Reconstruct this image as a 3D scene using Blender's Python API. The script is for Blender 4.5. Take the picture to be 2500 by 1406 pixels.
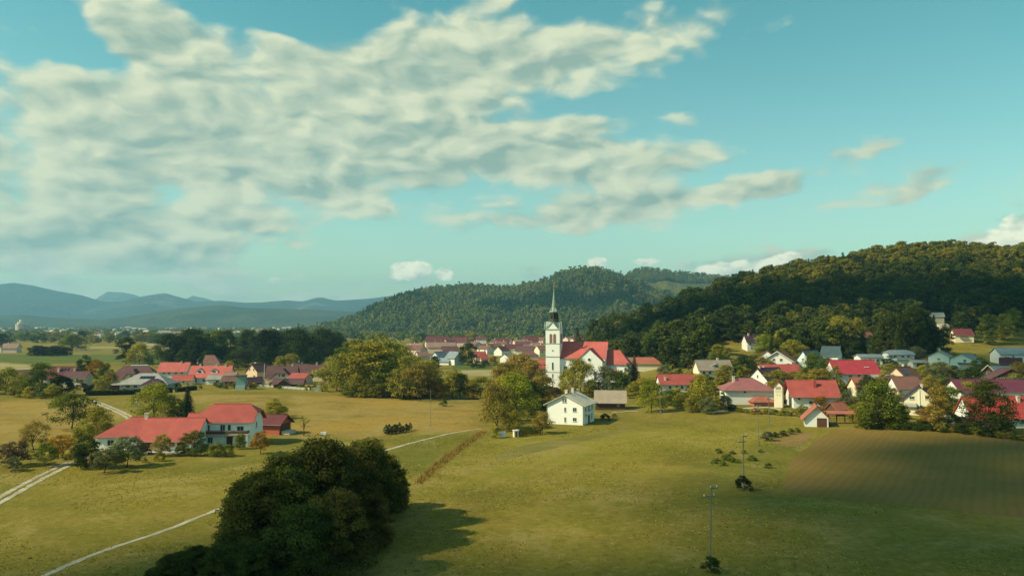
import bpy, math, random
import numpy as np
from mathutils import Vector, Matrix, noise as mnoise
from mathutils.geometry import delaunay_2d_cdt

for o in list(bpy.data.objects): bpy.data.objects.remove(o)
SC = bpy.context.scene
COL = SC.collection
R = math.radians

# ---------------------------------------------------------------- camera
CAM_H, F, CX, CY, HOR = 28.0, 1925.0, 1250.0, 703.0, 790.0
PITCH = math.atan((HOR - CY) / F)
cam = bpy.data.cameras.new('camera'); cam.sensor_width = 36; cam.lens = 36 * F / 2500
cam.clip_start = 0.5; cam.clip_end = 120000
camo = bpy.data.objects.new('camera', cam); COL.objects.link(camo)
camo.location = (0, 0, CAM_H); camo.rotation_euler = (R(90) + PITCH, 0, 0)
SC.camera = camo

# ---------------------------------------------------------------- sun, sky, exposure
SUN_EL = R(38)
sd = Vector((-0.955, -0.297, 0)).normalized()
SUND = Vector((sd.x * math.cos(SUN_EL), sd.y * math.cos(SUN_EL), math.sin(SUN_EL)))   # towards the sun
sun = bpy.data.lights.new('sun', 'SUN'); sun.energy = 5.0; sun.angle = R(0.53); sun.color = (1.0, 0.87, 0.60)
suno = bpy.data.objects.new('sun', sun); COL.objects.link(suno)
suno.rotation_euler = SUND.to_track_quat('Z', 'Y').to_euler()
suno.location = (0, 0, 300)
SC.view_settings.view_transform = 'Standard'; SC.view_settings.look = 'None'
SC.view_settings.exposure = 0.3; SC.view_settings.gamma = 1.0
cy = SC.cycles
cy.max_bounces = 5; cy.diffuse_bounces = 2; cy.glossy_bounces = 1; cy.transmission_bounces = 2
cy.transparent_max_bounces = 6; cy.volume_bounces = 0
cy.use_denoising = True
cy.caustics_reflective = False; cy.caustics_refractive = False
cy.use_adaptive_sampling = True; cy.adaptive_threshold = 0.015
cy.sample_clamp_indirect = 4.0

class NT:
    """small helper to wire shader nodes"""
    def __init__(s, nt): s.nt = nt; nt.nodes.clear()
    def n(s, typ, **kw):
        d = s.nt.nodes.new(typ)
        for k, v in kw.items():
            if k.startswith('i_'):
                key = k[2:]
                key = int(key) if key.isdigit() else key.replace('_', ' ')
                s.set(d.inputs[key], v)
            else: setattr(d, k, v)
        return d
    def set(s, inp, v):
        if hasattr(v, 'node'): s.nt.links.new(v, inp)
        else: inp.default_value = v
    def m(s, op, a, b=0.0, c=0.0, clamp=False):
        d = s.nt.nodes.new('ShaderNodeMath'); d.operation = op; d.use_clamp = clamp
        s.set(d.inputs[0], a); s.set(d.inputs[1], b); s.set(d.inputs[2], c)
        return d.outputs[0]
    def mr(s, v, a, b, c=0.0, d=1.0, smooth=True):
        q = s.nt.nodes.new('ShaderNodeMapRange'); q.interpolation_type = 'SMOOTHSTEP' if smooth else 'LINEAR'
        for i, x in enumerate((v, a, b, c, d)): s.set(q.inputs[i], x)
        return q.outputs[0]
    def mix(s, f, a, b, blend='MIX'):
        q = s.nt.nodes.new('ShaderNodeMix'); q.data_type = 'RGBA'; q.blend_type = blend
        s.set(q.inputs[0], f); s.set(q.inputs[6], c4(a)); s.set(q.inputs[7], c4(b))
        return q.outputs[2]
    def noise(s, vec, scale, detail=4, rough=0.55, dist=0.0, dim='3D'):
        q = s.nt.nodes.new('ShaderNodeTexNoise'); q.noise_dimensions = dim
        s.nt.links.new(vec, q.inputs['Vector'])
        q.inputs['Scale'].default_value = scale; q.inputs['Detail'].default_value = detail
        q.inputs['Roughness'].default_value = rough; q.inputs['Distortion'].default_value = dist
        return q.outputs[0]
def c4(c):
    if hasattr(c, 'node'): return c
    return (c[0], c[1], c[2], 1.0)

# ---- world: physical sky with a broken sheet of cloud drawn on the dome by direction
W = bpy.data.worlds.new('World'); SC.world = W; W.use_nodes = True
t = NT(W.node_tree)
out = t.n('ShaderNodeOutputWorld'); bg = t.n('ShaderNodeBackground')
t.nt.links.new(bg.outputs[0], out.inputs[0])
SKY_STR = 0.1
bg.inputs[1].default_value = SKY_STR
sky = t.n('ShaderNodeTexSky'); sky.sky_type = 'NISHITA'; sky.sun_disc = False
sky.sun_elevation = SUN_EL; sky.sun_rotation = math.atan2(SUND.x, SUND.y)
sky.air_density = 1.3; sky.dust_density = 1.2; sky.ozone_density = 1.5; sky.altitude = 300
tc = t.n('ShaderNodeTexCoord').outputs['Generated']
sep = t.n('ShaderNodeSeparateXYZ'); t.nt.links.new(tc, sep.inputs[0])
X, Y, Z = sep.outputs
zc = t.m('MAXIMUM', Z, 0.0)
q = t.m('DIVIDE', 1.0, t.m('ADD', zc, 0.20))
comb = t.n('ShaderNodeCombineXYZ'); t.set(comb.inputs[0], t.m('MULTIPLY', X, q)); t.set(comb.inputs[1], t.m('MULTIPLY', Y, q))
P = comb.outputs[0]
az = t.m('ARCTAN2', X, Y); el = t.m('ARCSINE', Z)
combA = t.n('ShaderNodeCombineXYZ'); t.set(combA.inputs[0], az); t.set(combA.inputs[1], el); AE = combA.outputs[0]
wn = t.n('ShaderNodeTexNoise'); t.nt.links.new(P, wn.inputs['Vector']); wn.inputs['Scale'].default_value = 3.2; wn.inputs['Detail'].default_value = 3
wv = t.n('ShaderNodeVectorMath', operation='MULTIPLY_ADD'); t.nt.links.new(wn.outputs['Color'], wv.inputs[0]); wv.inputs[1].default_value = (.12, .05, 0); wv.inputs[2].default_value = (-.06, -.025, 0)
wa = t.n('ShaderNodeVectorMath', operation='ADD'); t.nt.links.new(wv.outputs[0], wa.inputs[0]); t.nt.links.new(AE, wa.inputs[1]); AEW = wa.outputs[0]
def sky_ae(px, py):
    s, tt = (px - CX) / F, (HOR - py) / F
    return math.atan2(s, 1), math.atan2(tt, math.hypot(1, s))
# cloud banks and gaps: centre, half width, half height, tilt(deg), amount
BANKS = [(600, 330, 1250, 300, 4, .74), (1350, 140, 580, 105, 4, .52), (1380, 385, 480, 95, -3, .50), (330, 60, 200, 110, -25, .34),
         (1120, 30, 260, 110, 10, .30), (1650, 488, 540, 42, 6, .58), (2160, 462, 290, 28, 8, .44), (2120, 355, 190, 46, 12, .44),
         (2320, 325, 100, 24, 10, .4), (1880, 305, 80, 22, 0, .34), (1450, 558, 240, 44, 4, .44), (1005, 662, 120, 50, 2, .3),
         (2490, 580, 230, 80, 25, .3), (1780, 655, 360, 50, 8, .4), (1300, 690, 220, 40, 0, .22), (230, 560, 440, 80, 0, .50), (250, 650, 520, 70, 0, .48),
         (700, 720, 500, 50, 0, .22), (728, 598, 34, 22, 0, .24), (870, 500, 90, 40, 0, .24),
         (90, 60, 240, 110, -20, -.60), (720, 20, 260, 62, 0, -.62), (1150, 600, 620, 62, 0, -.34), (2250, 170, 640, 260, 0, -.6), (255, 292, 110, 40, -20, -.34), (1560, 330, 120, 40, 0, -.22),
         (2100, 570, 300, 50, 0, -.3), (1560, 250, 330, 34, 6, -.5)]
cov = None
for (bx, by, rx, ry, tilt, amp) in BANKS:
    a0, e0 = sky_ae(bx, by); a1, _ = sky_ae(bx + rx, by); a2, _ = sky_ae(bx - rx, by); _, e1 = sky_ae(bx, by - ry); _, e2 = sky_ae(bx, by + ry)
    mp = t.n('ShaderNodeMapping', vector_type='TEXTURE'); t.nt.links.new(AEW, mp.inputs[0])
    mp.inputs['Location'].default_value = (a0, e0, 0); mp.inputs['Rotation'].default_value = (0, 0, R(tilt)); mp.inputs['Scale'].default_value = ((a1 - a2) / 2, (e1 - e2) / 2, 1)
    ln = t.n('ShaderNodeVectorMath', operation='LENGTH'); t.nt.links.new(mp.outputs[0], ln.inputs[0])
    v = t.mr(ln.outputs['Value'], 0.0, 1.3, amp, 0.0)
    cov = v if cov is None else t.m('ADD', cov, v)
def pshift(dx, dy):
    d = t.n('ShaderNodeVectorMath', operation='ADD'); t.nt.links.new(P, d.inputs[0]); d.inputs[1].default_value = (dx, dy, 0); return d.outputs[0]
n1 = t.noise(P, 2.1, 4, .5, .2)
sq0 = t.n('ShaderNodeVectorMath', operation='MULTIPLY'); t.nt.links.new(AE, sq0.inputs[0]); sq0.inputs[1].default_value = (1.0, 2.0, 1.0)
pw = t.n('ShaderNodeTexNoise'); t.nt.links.new(sq0.outputs[0], pw.inputs['Vector']); pw.inputs['Scale'].default_value = 9; pw.inputs['Detail'].default_value = 3
pv = t.n('ShaderNodeVectorMath', operation='MULTIPLY_ADD'); t.nt.links.new(pw.outputs['Color'], pv.inputs[0]); pv.inputs[1].default_value = (.09, .09, 0); t.nt.links.new(sq0.outputs[0], pv.inputs[2])
def billow(vec, lod):
    """cauliflower relief: rounded cells at two sizes plus fine noise"""
    def vo(sc):
        v = t.n('ShaderNodeTexVoronoi', feature='SMOOTH_F1'); v.voronoi_dimensions = '2D'; t.nt.links.new(vec, v.inputs['Vector']); v.inputs['Scale'].default_value = sc; v.inputs['Smoothness'].default_value = .6; return v.outputs['Distance']
    b_ = t.m('SUBTRACT', 1.0, t.m('ADD', t.m('MULTIPLY', vo(11.0), .62), t.m('MULTIPLY', vo(27.0), .30)))
    return t.m('ADD', t.m('MULTIPLY', t.m('SUBTRACT', b_, .62), .9), t.m('ADD', .5, t.m('MULTIPLY', t.m('SUBTRACT', t.noise(vec, 20.0, lod, .55), .5), .55)))
n2 = billow(pv.outputs[0], 6)
up0 = t.n('ShaderNodeVectorMath', operation='ADD'); t.nt.links.new(pv.outputs[0], up0.inputs[0]); up0.inputs[1].default_value = (-.013, .02, 0)
n2b = billow(up0.outputs[0], 3)
n0 = t.noise(P, .38, 2, .5)
dens = t.m('ADD', t.m('MULTIPLY', t.m('SUBTRACT', n1, .5), .9), t.m('MULTIPLY', t.m('SUBTRACT', n2, .5), .95))
dens = t.m('ADD', dens, t.m('SUBTRACT', cov, .20))
alpha = t.mr(dens, -.15, .25)
alpha = t.m('MULTIPLY', alpha, t.mr(zc, -.005, .03))
relief = t.m('MULTIPLY', t.m('SUBTRACT', n2, n2b), 2.4)
thick = t.mr(dens, .12, .75, .10, -.22)
lit = t.m('ADD', t.m('ADD', relief, thick), .56, clamp=True)
ccol = t.mix(lit, (2.6, 3.8, 3.15), (6.3, 6.7, 4.7))
tint = t.mix(t.mr(zc, .0, .42), (1.14, 1.44, 1.12), (.47, 1.19, .90))
tint = t.mix(t.mr(zc, .42, .85), tint, (.66, .96, .92))
skyc = t.mix(1.0, sky.outputs[0], tint, 'MULTIPLY')
# thin high veil
veil = t.m('MULTIPLY', t.mr(n0, .35, .75), .16)
skyc = t.mix(veil, skyc, (4.0, 5.2, 4.2))
fin = t.mix(alpha, skyc, ccol)
# small bright cumulus low over the hills
cum = None
for (bx, by, rx, ry, tilt) in ((985, 662, 62, 34, 6), (1030, 655, 40, 30, 0), (1085, 670, 36, 24, 0), (670, 686, 26, 13, 0), (1462, 646, 34, 26, 0), (1400, 664, 50, 13, 8), (2480, 572, 170, 60, 24), (1750, 660, 150, 24, 8), (1880, 642, 130, 24, 10), (1580, 640, 60, 14, 0)):
    a0, e0 = sky_ae(bx, by); a1, _ = sky_ae(bx + rx, by); a2, _ = sky_ae(bx - rx, by); _, e1 = sky_ae(bx, by - ry); _, e2 = sky_ae(bx, by + ry)
    mp = t.n('ShaderNodeMapping', vector_type='TEXTURE'); t.nt.links.new(AE, mp.inputs[0])
    mp.inputs['Location'].default_value = (a0, e0, 0); mp.inputs['Rotation'].default_value = (0, 0, R(tilt)); mp.inputs['Scale'].default_value = ((a1 - a2) / 2, (e1 - e2) / 2, 1)
    ln = t.n('ShaderNodeVectorMath', operation='LENGTH'); t.nt.links.new(mp.outputs[0], ln.inputs[0])
    v = t.mr(ln.outputs['Value'], 0.2, 1.5, 1.0, 0.0)
    cum = v if cum is None else t.m('MAXIMUM', cum, v)
sq = t.n('ShaderNodeVectorMath', operation='MULTIPLY'); t.nt.links.new(AE, sq.inputs[0]); sq.inputs[1].default_value = (1.0, 1.5, 1.0)
c1 = t.noise(sq.outputs[0], 34, 6, .55); up = t.n('ShaderNodeVectorMath', operation='ADD'); t.nt.links.new(sq.outputs[0], up.inputs[0]); up.inputs[1].default_value = (-.008, .008, 0)
c2 = t.noise(up.outputs[0], 34, 4, .55)
cd = t.m('ADD', t.m('SUBTRACT', cum, .62), t.m('MULTIPLY', t.m('SUBTRACT', c1, .5), 1.6))
al2 = t.m('MULTIPLY', t.mr(cd, -.05, .30), .9)
li2 = t.m('ADD', t.m('MULTIPLY', t.m('SUBTRACT', c1, c2), 3.2), .72, clamp=True)
fin = t.mix(al2, fin, t.mix(li2, (5.2, 5.8, 4.6), (11.5, 10.6, 7.4)))
t.nt.links.new(fin, bg.inputs[0])
W.cycles.sampling_method = 'MANUAL'; W.cycles.sample_map_resolution = 1024

# ---------------------------------------------------------------- terrain
def ss(a, b, x):
    v = np.clip((np.asarray(x, float) - a) / (b - a), 0, 1); return v * v * (3 - 2 * v)
HP = [1390, 1430, 1500, 1600, 1700, 1800, 1900, 2000, 2100, 2250, 2350, 2500, 2800, 3600]
HU = [(p - CX) / F for p in HP]
HZ = [0, 8, 17, 26, 42, 53, 65, 73, 84, 95, 98, 96, 100, 110]
HD = [610, 620, 640, 660, 690, 710, 730, 760, 780, 810, 830, 850, 900, 1000]
HF = [585, 570, 530, 480, 450, 430, 425, 430, 440, 450, 455, 460, 470, 470]
def H(x, y):
    x = np.asarray(x, float); y = np.asarray(y, float)
    ys = np.maximum(y, 40.0); u = x / ys
    w = ss(.10, .28, u)
    vil = np.interp(ys, [235, 300, 330, 370, 450, 520, 700], [0, 3, 5, 9, 15, 20, 24]) * w
    near = .5 * np.sin(x * .021 + 1.3) * np.sin(y * .017 + .4) * ss(60, 140, y) * (1 - ss(420, 900, y))
    r = np.interp(u, HU, HZ); d = np.interp(u, HU, HD); f = np.interp(u, HU, HF)
    tt = np.clip((ys - f) / (d - f), 0, 1)
    s = (1 - np.cos(tt * math.pi)) / 2 * .55 + tt * .45
    hill = np.maximum(r - vil, 0) * s
    fall = np.clip(1 - (ys - d) / 1300, 0, 1); hill = np.where(ys > d, np.maximum(r - vil, 0) * fall, hill)
    vil = np.where(ys > 700, vil * np.clip(1 - (ys - 700) / 1500, 0, 1), vil)
    return near + vil + hill
cp, sp = math.cos(PITCH), math.sin(PITCH)
def ray(px, py):
    a, b = (px - CX) / F, (CY - py) / F
    return Vector((a, cp - b * sp, sp + b * cp))
def G(px, py):
    """ground point seen at a photograph position"""
    d = ray(px, py); lo = 20.0; prev = lo
    s = lo
    while s < 9000:
        z = CAM_H + d.z * s
        if z < float(H(d.x * s, d.y * s)):
            a, b = prev, s
            for _ in range(24):
                m = (a + b) / 2
                if CAM_H + d.z * m < float(H(d.x * m, d.y * m)): b = m
                else: a = m
            s = b; break
        prev = s; s *= 1.03
    x, y = d.x * s, d.y * s
    return Vector((x, y, float(H(x, y))))
def at(px, Yd):
    """ground point at photograph column px and distance Yd"""
    x = (px - CX) / F * Yd
    return Vector((x, Yd, float(H(x, Yd))))
def top_z(p, py):
    """height above the ground at p that reaches photograph row py"""
    return CAM_H + (HOR - py) / F * p.y - p.z

# ---------------------------------------------------------------- mesh helpers
class MB:
    def __init__(s): s.v = []; s.f = []; s.mi = []
    def poly(s, pts, mi=0):
        i = len(s.v); s.v += [tuple(p) for p in pts]; s.f.append(tuple(range(i, i + len(pts)))); s.mi.append(mi)
    def box(s, c, d, rz=0.0, mi=0):
        i = len(s.v); cs, sn = math.cos(rz), math.sin(rz)
        for dz in (-.5, .5):
            for dx, dy in ((-.5, -.5), (.5, -.5), (.5, .5), (-.5, .5)):
                a, b = dx * d[0], dy * d[1]
                s.v.append((c[0] + a * cs - b * sn, c[1] + a * sn + b * cs, c[2] + dz * d[2]))
        for f in ((3, 2, 1, 0), (4, 5, 6, 7), (0, 1, 5, 4), (1, 2, 6, 5), (2, 3, 7, 6), (3, 0, 4, 7)):
            s.f.append(tuple(i + k for k in f)); s.mi.append(mi)
        return s
    def slab(s, faces, th):
        """closed slab: top faces plus a copy th below and an edge band"""
        ed = {}
        for f in faces:
            s.poly(f); s.poly([(p[0], p[1], p[2] - th) for p in reversed(f)])
            for a, b in zip(f, list(f[1:]) + [f[0]]):
                ka, kb = tuple(round(c, 4) for c in a), tuple(round(c, 4) for c in b)
                if (kb, ka) in ed: ed.pop((kb, ka))
                else: ed[(ka, kb)] = (a, b)
        for a, b in ed.values():
            s.poly([b, a, (a[0], a[1], a[2] - th), (b[0], b[1], b[2] - th)])
        return s
    def tube(s, pts, rad, n=6, cap=True, mi=0):
        rings = []
        for k, p in enumerate(pts):
            p = Vector(p); a = Vector(pts[max(k - 1, 0)]); b = Vector(pts[min(k + 1, len(pts) - 1)])
            d = (b - a).normalized(); ref = Vector((1, 0, 0)) if abs(d.x) < .8 else Vector((0, 1, 0))
            e1 = d.cross(ref).normalized(); e2 = d.cross(e1)
            r = rad[k] if hasattr(rad, '__len__') else rad
            i = len(s.v)
            for j in range(n):
                an = 2 * math.pi * j / n; s.v.append(tuple(p + e1 * math.cos(an) * r + e2 * math.sin(an) * r))
            rings.append(i)
        for a, b in zip(rings, rings[1:]):
            for j in range(n):
                s.f.append((a + j, b + j, b + (j + 1) % n, a + (j + 1) % n)); s.mi.append(mi)
        if cap:
            s.f.append(tuple(rings[-1] + j for j in reversed(range(n)))); s.mi.append(mi); s.f.append(tuple(rings[0] + j for j in range(n))); s.mi.append(mi)
        return s
    def mesh(s, name, mats, smooth=False):
        me = bpy.data.meshes.new(name); me.from_pydata(s.v, [], s.f)
        for m in (mats if isinstance(mats, (list, tuple)) else [mats]): me.materials.append(m)
        if any(s.mi): me.polygons.foreach_set('material_index', s.mi)
        if smooth: me.polygons.foreach_set('use_smooth', [True] * len(s.f))
        return me
    def build(s, name, mats, parent=None, smooth=False): return obj(name, s.mesh(name, mats, smooth), parent)
def obj(name, data, parent=None, loc=(0, 0, 0), rz=0.0):
    o = bpy.data.objects.new(name, data); COL.objects.link(o)
    o.parent = parent; o.location = loc; o.rotation_euler = (0, 0, rz)
    return o
def tag(o, label=None, cat=None, group=None, kind=None):
    if label: o['label'] = label
    if cat: o['category'] = cat
    if group: o['group'] = group
    if kind: o['kind'] = kind
    return o
def thing(name, loc, rz, label, cat, group=None):
    return tag(obj(name, None, None, loc, rz), label, cat, group)

# ---------------------------------------------------------------- materials
def mat(name, col, rough=.85, var=.25, scale=1.5, bump=0.0, stain=None, spec=.2, coords='Object', metal=0.0):
    m = bpy.data.materials.new(name); m.use_nodes = True; t = NT(m.node_tree)
    o = t.n('ShaderNodeOutputMaterial'); b = t.n('ShaderNodeBsdfPrincipled'); t.nt.links.new(b.outputs[0], o.inputs[0])
    tcn = t.n('ShaderNodeTexCoord').outputs[coords]
    n1 = t.noise(tcn, scale, 6, .65); n2 = t.noise(tcn, scale * 9, 3, .6)
    f = t.m('ADD', t.m('MULTIPLY', t.m('SUBTRACT', n1, .5), var * 2.4), t.m('MULTIPLY', t.m('SUBTRACT', n2, .5), var))
    oi = t.n('ShaderNodeObjectInfo').outputs['Random']
    f = t.m('ADD', f, t.m('MULTIPLY', t.m('SUBTRACT', oi, .5), var * .5))
    k = t.m('ADD', f, 1.0)
    kk = t.n('ShaderNodeCombineColor')
    for i in range(3): t.set(kk.inputs[i], k)
    c = t.mix(1.0, col, kk.outputs[0], 'MULTIPLY')
    if stain: c = t.mix(t.mr(n1, .52, .75, 0, stain[1]), c, stain[0])
    t.set(b.inputs['Base Color'], c); b.inputs['Roughness'].default_value = rough
    b.inputs['Specular IOR Level'].default_value = spec; b.inputs['Metallic'].default_value = metal
    if bump:
        bp = t.n('ShaderNodeBump'); bp.inputs['Strength'].default_value = bump; bp.inputs['Distance'].default_value = .05
        t.set(bp.inputs['Height'], n2); t.nt.links.new(bp.outputs[0], b.inputs['Normal'])
    return m
def roofmat(name, col, var=.26, rough=.8):
    """tiled roof: courses of tiles as fine relief, patchy weathering"""
    m = bpy.data.materials.new(name); m.use_nodes = True; t = NT(m.node_tree)
    o = t.n('ShaderNodeOutputMaterial'); b = t.n('ShaderNodeBsdfPrincipled'); t.nt.links.new(b.outputs[0], o.inputs[0])
    tcn = t.n('ShaderNodeTexCoord').outputs['Object']
    n1 = t.noise(tcn, .35, 5, .6); n2 = t.noise(tcn, 4.0, 3, .7)
    s = t.n('ShaderNodeSeparateXYZ'); t.nt.links.new(tcn, s.inputs[0])
    row = t.m('FRACT', t.m('MULTIPLY', s.outputs[2], 3.6)); colm = t.m('FRACT', t.m('MULTIPLY', t.m('ADD', s.outputs[0], s.outputs[1]), 3.0))
    k = t.m('ADD', t.m('MULTIPLY', t.m('SUBTRACT', n1, .5), var * 2.6), t.m('MULTIPLY', t.m('SUBTRACT', n2, .5), var * 1.6))
    k = t.m('ADD', t.m('ADD', k, 1.0), t.m('MULTIPLY', row, -.12))
    oi = t.n('ShaderNodeObjectInfo').outputs['Random']; k = t.m('ADD', k, t.m('MULTIPLY', t.m('SUBTRACT', oi, .5), .18))
    kk = t.n('ShaderNodeCombineColor')
    for i in range(3): t.set(kk.inputs[i], k)
    c = t.mix(1.0, col, kk.outputs[0], 'MULTIPLY')
    t.set(b.inputs['Base Color'], c); b.inputs['Roughness'].default_value = rough; b.inputs['Specular IOR Level'].default_value = .25
    bp = t.n('ShaderNodeBump'); bp.inputs['Strength'].default_value = .35; bp.inputs['Distance'].default_value = .06
    t.set(bp.inputs['Height'], t.m('ADD', row, t.m('MULTIPLY', colm, .5))); t.nt.links.new(bp.outputs[0], b.inputs['Normal'])
    return m
ROOF = {'red': (.38, .082, .066), 'coral': (.46, .11, .09), 'dred': (.14, .036, .04), 'purple': (.12, .058, .058), 'brown': (.19, .09, .07),
        'dark': (.06, .032, .045), 'grey': (.30, .29, .25), 'light': (.52, .47, .36), 'bluegrey': (.20, .24, .26), 'tan': (.27, .16, .12), 'orange': (.36, .12, .075), 'teal': (.05, .085, .09)}
RM = {k: roofmat('roof_tiles_' + k, v) for k, v in ROOF.items()}
WALL = {'white': (.68, .67, .60), 'bright': (.84, .84, .76), 'cream': (.74, .66, .46), 'peach': (.72, .52, .34), 'blue': (.58, .66, .66), 'grey': (.45, .44, .40), 'wood': (.10, .055, .035), 'brick': (.42, .13, .07), 'pink': (.70, .50, .42)}
WM = {k: mat('plaster_' + k, v, .9, .07, .5, 0, ((.45, .42, .35), .25)) for k, v in WALL.items()}
WM['wood'] = mat('timber_boards', WALL['wood'], .85, .35, 2.5)
M_GLASS = mat('window_glass', (.035, .05, .06), .12, .2, .5, spec=.6)
M_FRAME = mat('window_frame_paint', (.62, .60, .52), .6, .1)
M_DFRAME = mat('brown_window_frame', (.09, .05, .03), .6, .1)
M_DOOR = mat('door_wood', (.10, .045, .025), .6, .3)
M_DARK = mat('dark_opening', (.015, .012, .012), .9, .2)
M_STONE = mat('pale_concrete', (.46, .43, .36), .9, .2, 1.0)
M_CHIM = mat('chimney_render', (.58, .48, .38), .9, .2, 2.0)
M_TRIM = mat('white_trim', (.74, .73, .66), .7, .08)
M_COPPER = mat('weathered_copper', (.24, .30, .23), .6, .25, 1.2)
M_COPDK = mat('dark_copper', (.075, .085, .06), .6, .25, 1.2)
M_GOLD = mat('gilded_cross', (.45, .30, .10), .35, .1, metal=.8)
M_PANEL = mat('solar_glass', (.012, .02, .04), .15, .15, spec=.6)
M_METAL = mat('dull_metal', (.35, .35, .33), .5, .15, metal=.5)
M_POLE = mat('weathered_pole', (.20, .17, .13), .9, .3, 3.0)
M_TIMBER = mat('barn_timber', (.13, .075, .05), .9, .35, 3.0)
M_REDWALL = mat('red_barn_boards', (.42, .11, .065), .85, .25, 2.0)
# ---------------------------------------------------------------- ground sheet
def axis(dense, grow):
    a = list(dense); 
    for step0, lim, ratio in grow:
        st = step0
        if lim > a[-1]:
            while a[-1] < lim: a.append(a[-1] + st); st *= ratio
        else:
            while a[0] > lim: a.insert(0, a[0] - st); st *= ratio
    return np.array(a)
gx = axis(np.arange(-300, 330, 1.9), [(2.5, 16500, 1.14), (2.5, -16500, 1.14)])
gy = axis(np.arange(66, 420, 1.5), [(2.2, 900, 1.025), (9, 16500, 1.14), (3, -6000, 1.4)])
GXX, GYY = np.meshgrid(gx, gy)
GZZ = H(GXX, GYY)
nx, ny = len(gx), len(gy)
def poly_sd(poly, x, y):
    """signed distance, positive inside"""
    p = np.array(poly, float); inside = np.zeros(x.shape, bool); d = np.full(x.shape, 1e9)
    for (ax, ay), (bx, by) in zip(p, np.roll(p, -1, 0)):
        ex, ey = bx - ax, by - ay; tt = np.clip(((x - ax) * ex + (y - ay) * ey) / (ex * ex + ey * ey + 1e-9), 0, 1)
        d = np.minimum(d, np.hypot(x - ax - tt * ex, y - ay - tt * ey))
        c = ((ay > y) != (by > y)) & (x < (bx - ax) * (y - ay) / (by - ay + 1e-12) + ax); inside ^= c
    return np.where(inside, d, -d)
def wpoly(pts): return [tuple(G(a, b))[:2] for a, b in pts]
rngn = np.random.RandomState(5)
wob = 3.0 * np.sin(GXX * .11 + 2 * np.sin(GYY * .07)) + 1.6 * np.sin(GYY * .23 + GXX * .19)
def mask(pts, soft): return ss(-soft, soft, poly_sd(wpoly(pts), GXX, GYY) + wob * min(1, soft / 4))
dry = np.maximum.reduce([mask([(700, 962), (1180, 985), (1190, 1046), (1000, 1062), (900, 1075), (720, 1062), (690, 1000)], 5),
                         mask([(-300, 975), (200, 985), (330, 1000), (330, 1015), (150, 1075), (-300, 1085)], 5),
                         mask([(480, 962), (700, 965), (690, 1000), (640, 990), (480, 985)], 4)])
lush = np.maximum.reduce([mask([(940, 1085), (1010, 1062), (1160, 1052), (1180, 1062), (1010, 1165), (960, 1120)], 5),
                          mask([(1730, 1120), (1800, 1095), (1900, 1085), (1960, 1100), (1890, 1165), (1790, 1190), (1720, 1160)], 5),
                          mask([(560, 1120), (640, 1095), (740, 1090), (560, 1160), (380, 1165), (430, 1130)], 5)])
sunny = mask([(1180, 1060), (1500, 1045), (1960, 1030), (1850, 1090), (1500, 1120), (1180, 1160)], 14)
me = bpy.data.meshes.new('ground')
vv = np.stack([GXX, GYY, GZZ], -1).reshape(-1, 3).astype(np.float32)
ii = np.arange(nx * ny).reshape(ny, nx); qd = np.stack([ii[:-1, :-1], ii[:-1, 1:], ii[1:, 1:], ii[1:, :-1]], -1).reshape(-1, 4)
me.vertices.add(len(vv)); me.vertices.foreach_set('co', vv.ravel())
me.loops.add(qd.size); me.loops.foreach_set('vertex_index', qd.ravel().astype(np.int32))
me.polygons.add(len(qd)); me.polygons.foreach_set('loop_start', np.arange(0, qd.size, 4, dtype=np.int32))
me.polygons.foreach_set('use_smooth', np.ones(len(qd), bool)); me.update(); me.validate()
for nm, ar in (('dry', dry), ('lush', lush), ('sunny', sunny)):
    a = me.attributes.new(nm, 'FLOAT', 'POINT'); a.data.foreach_set('value', ar.ravel().astype(np.float32))
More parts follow.
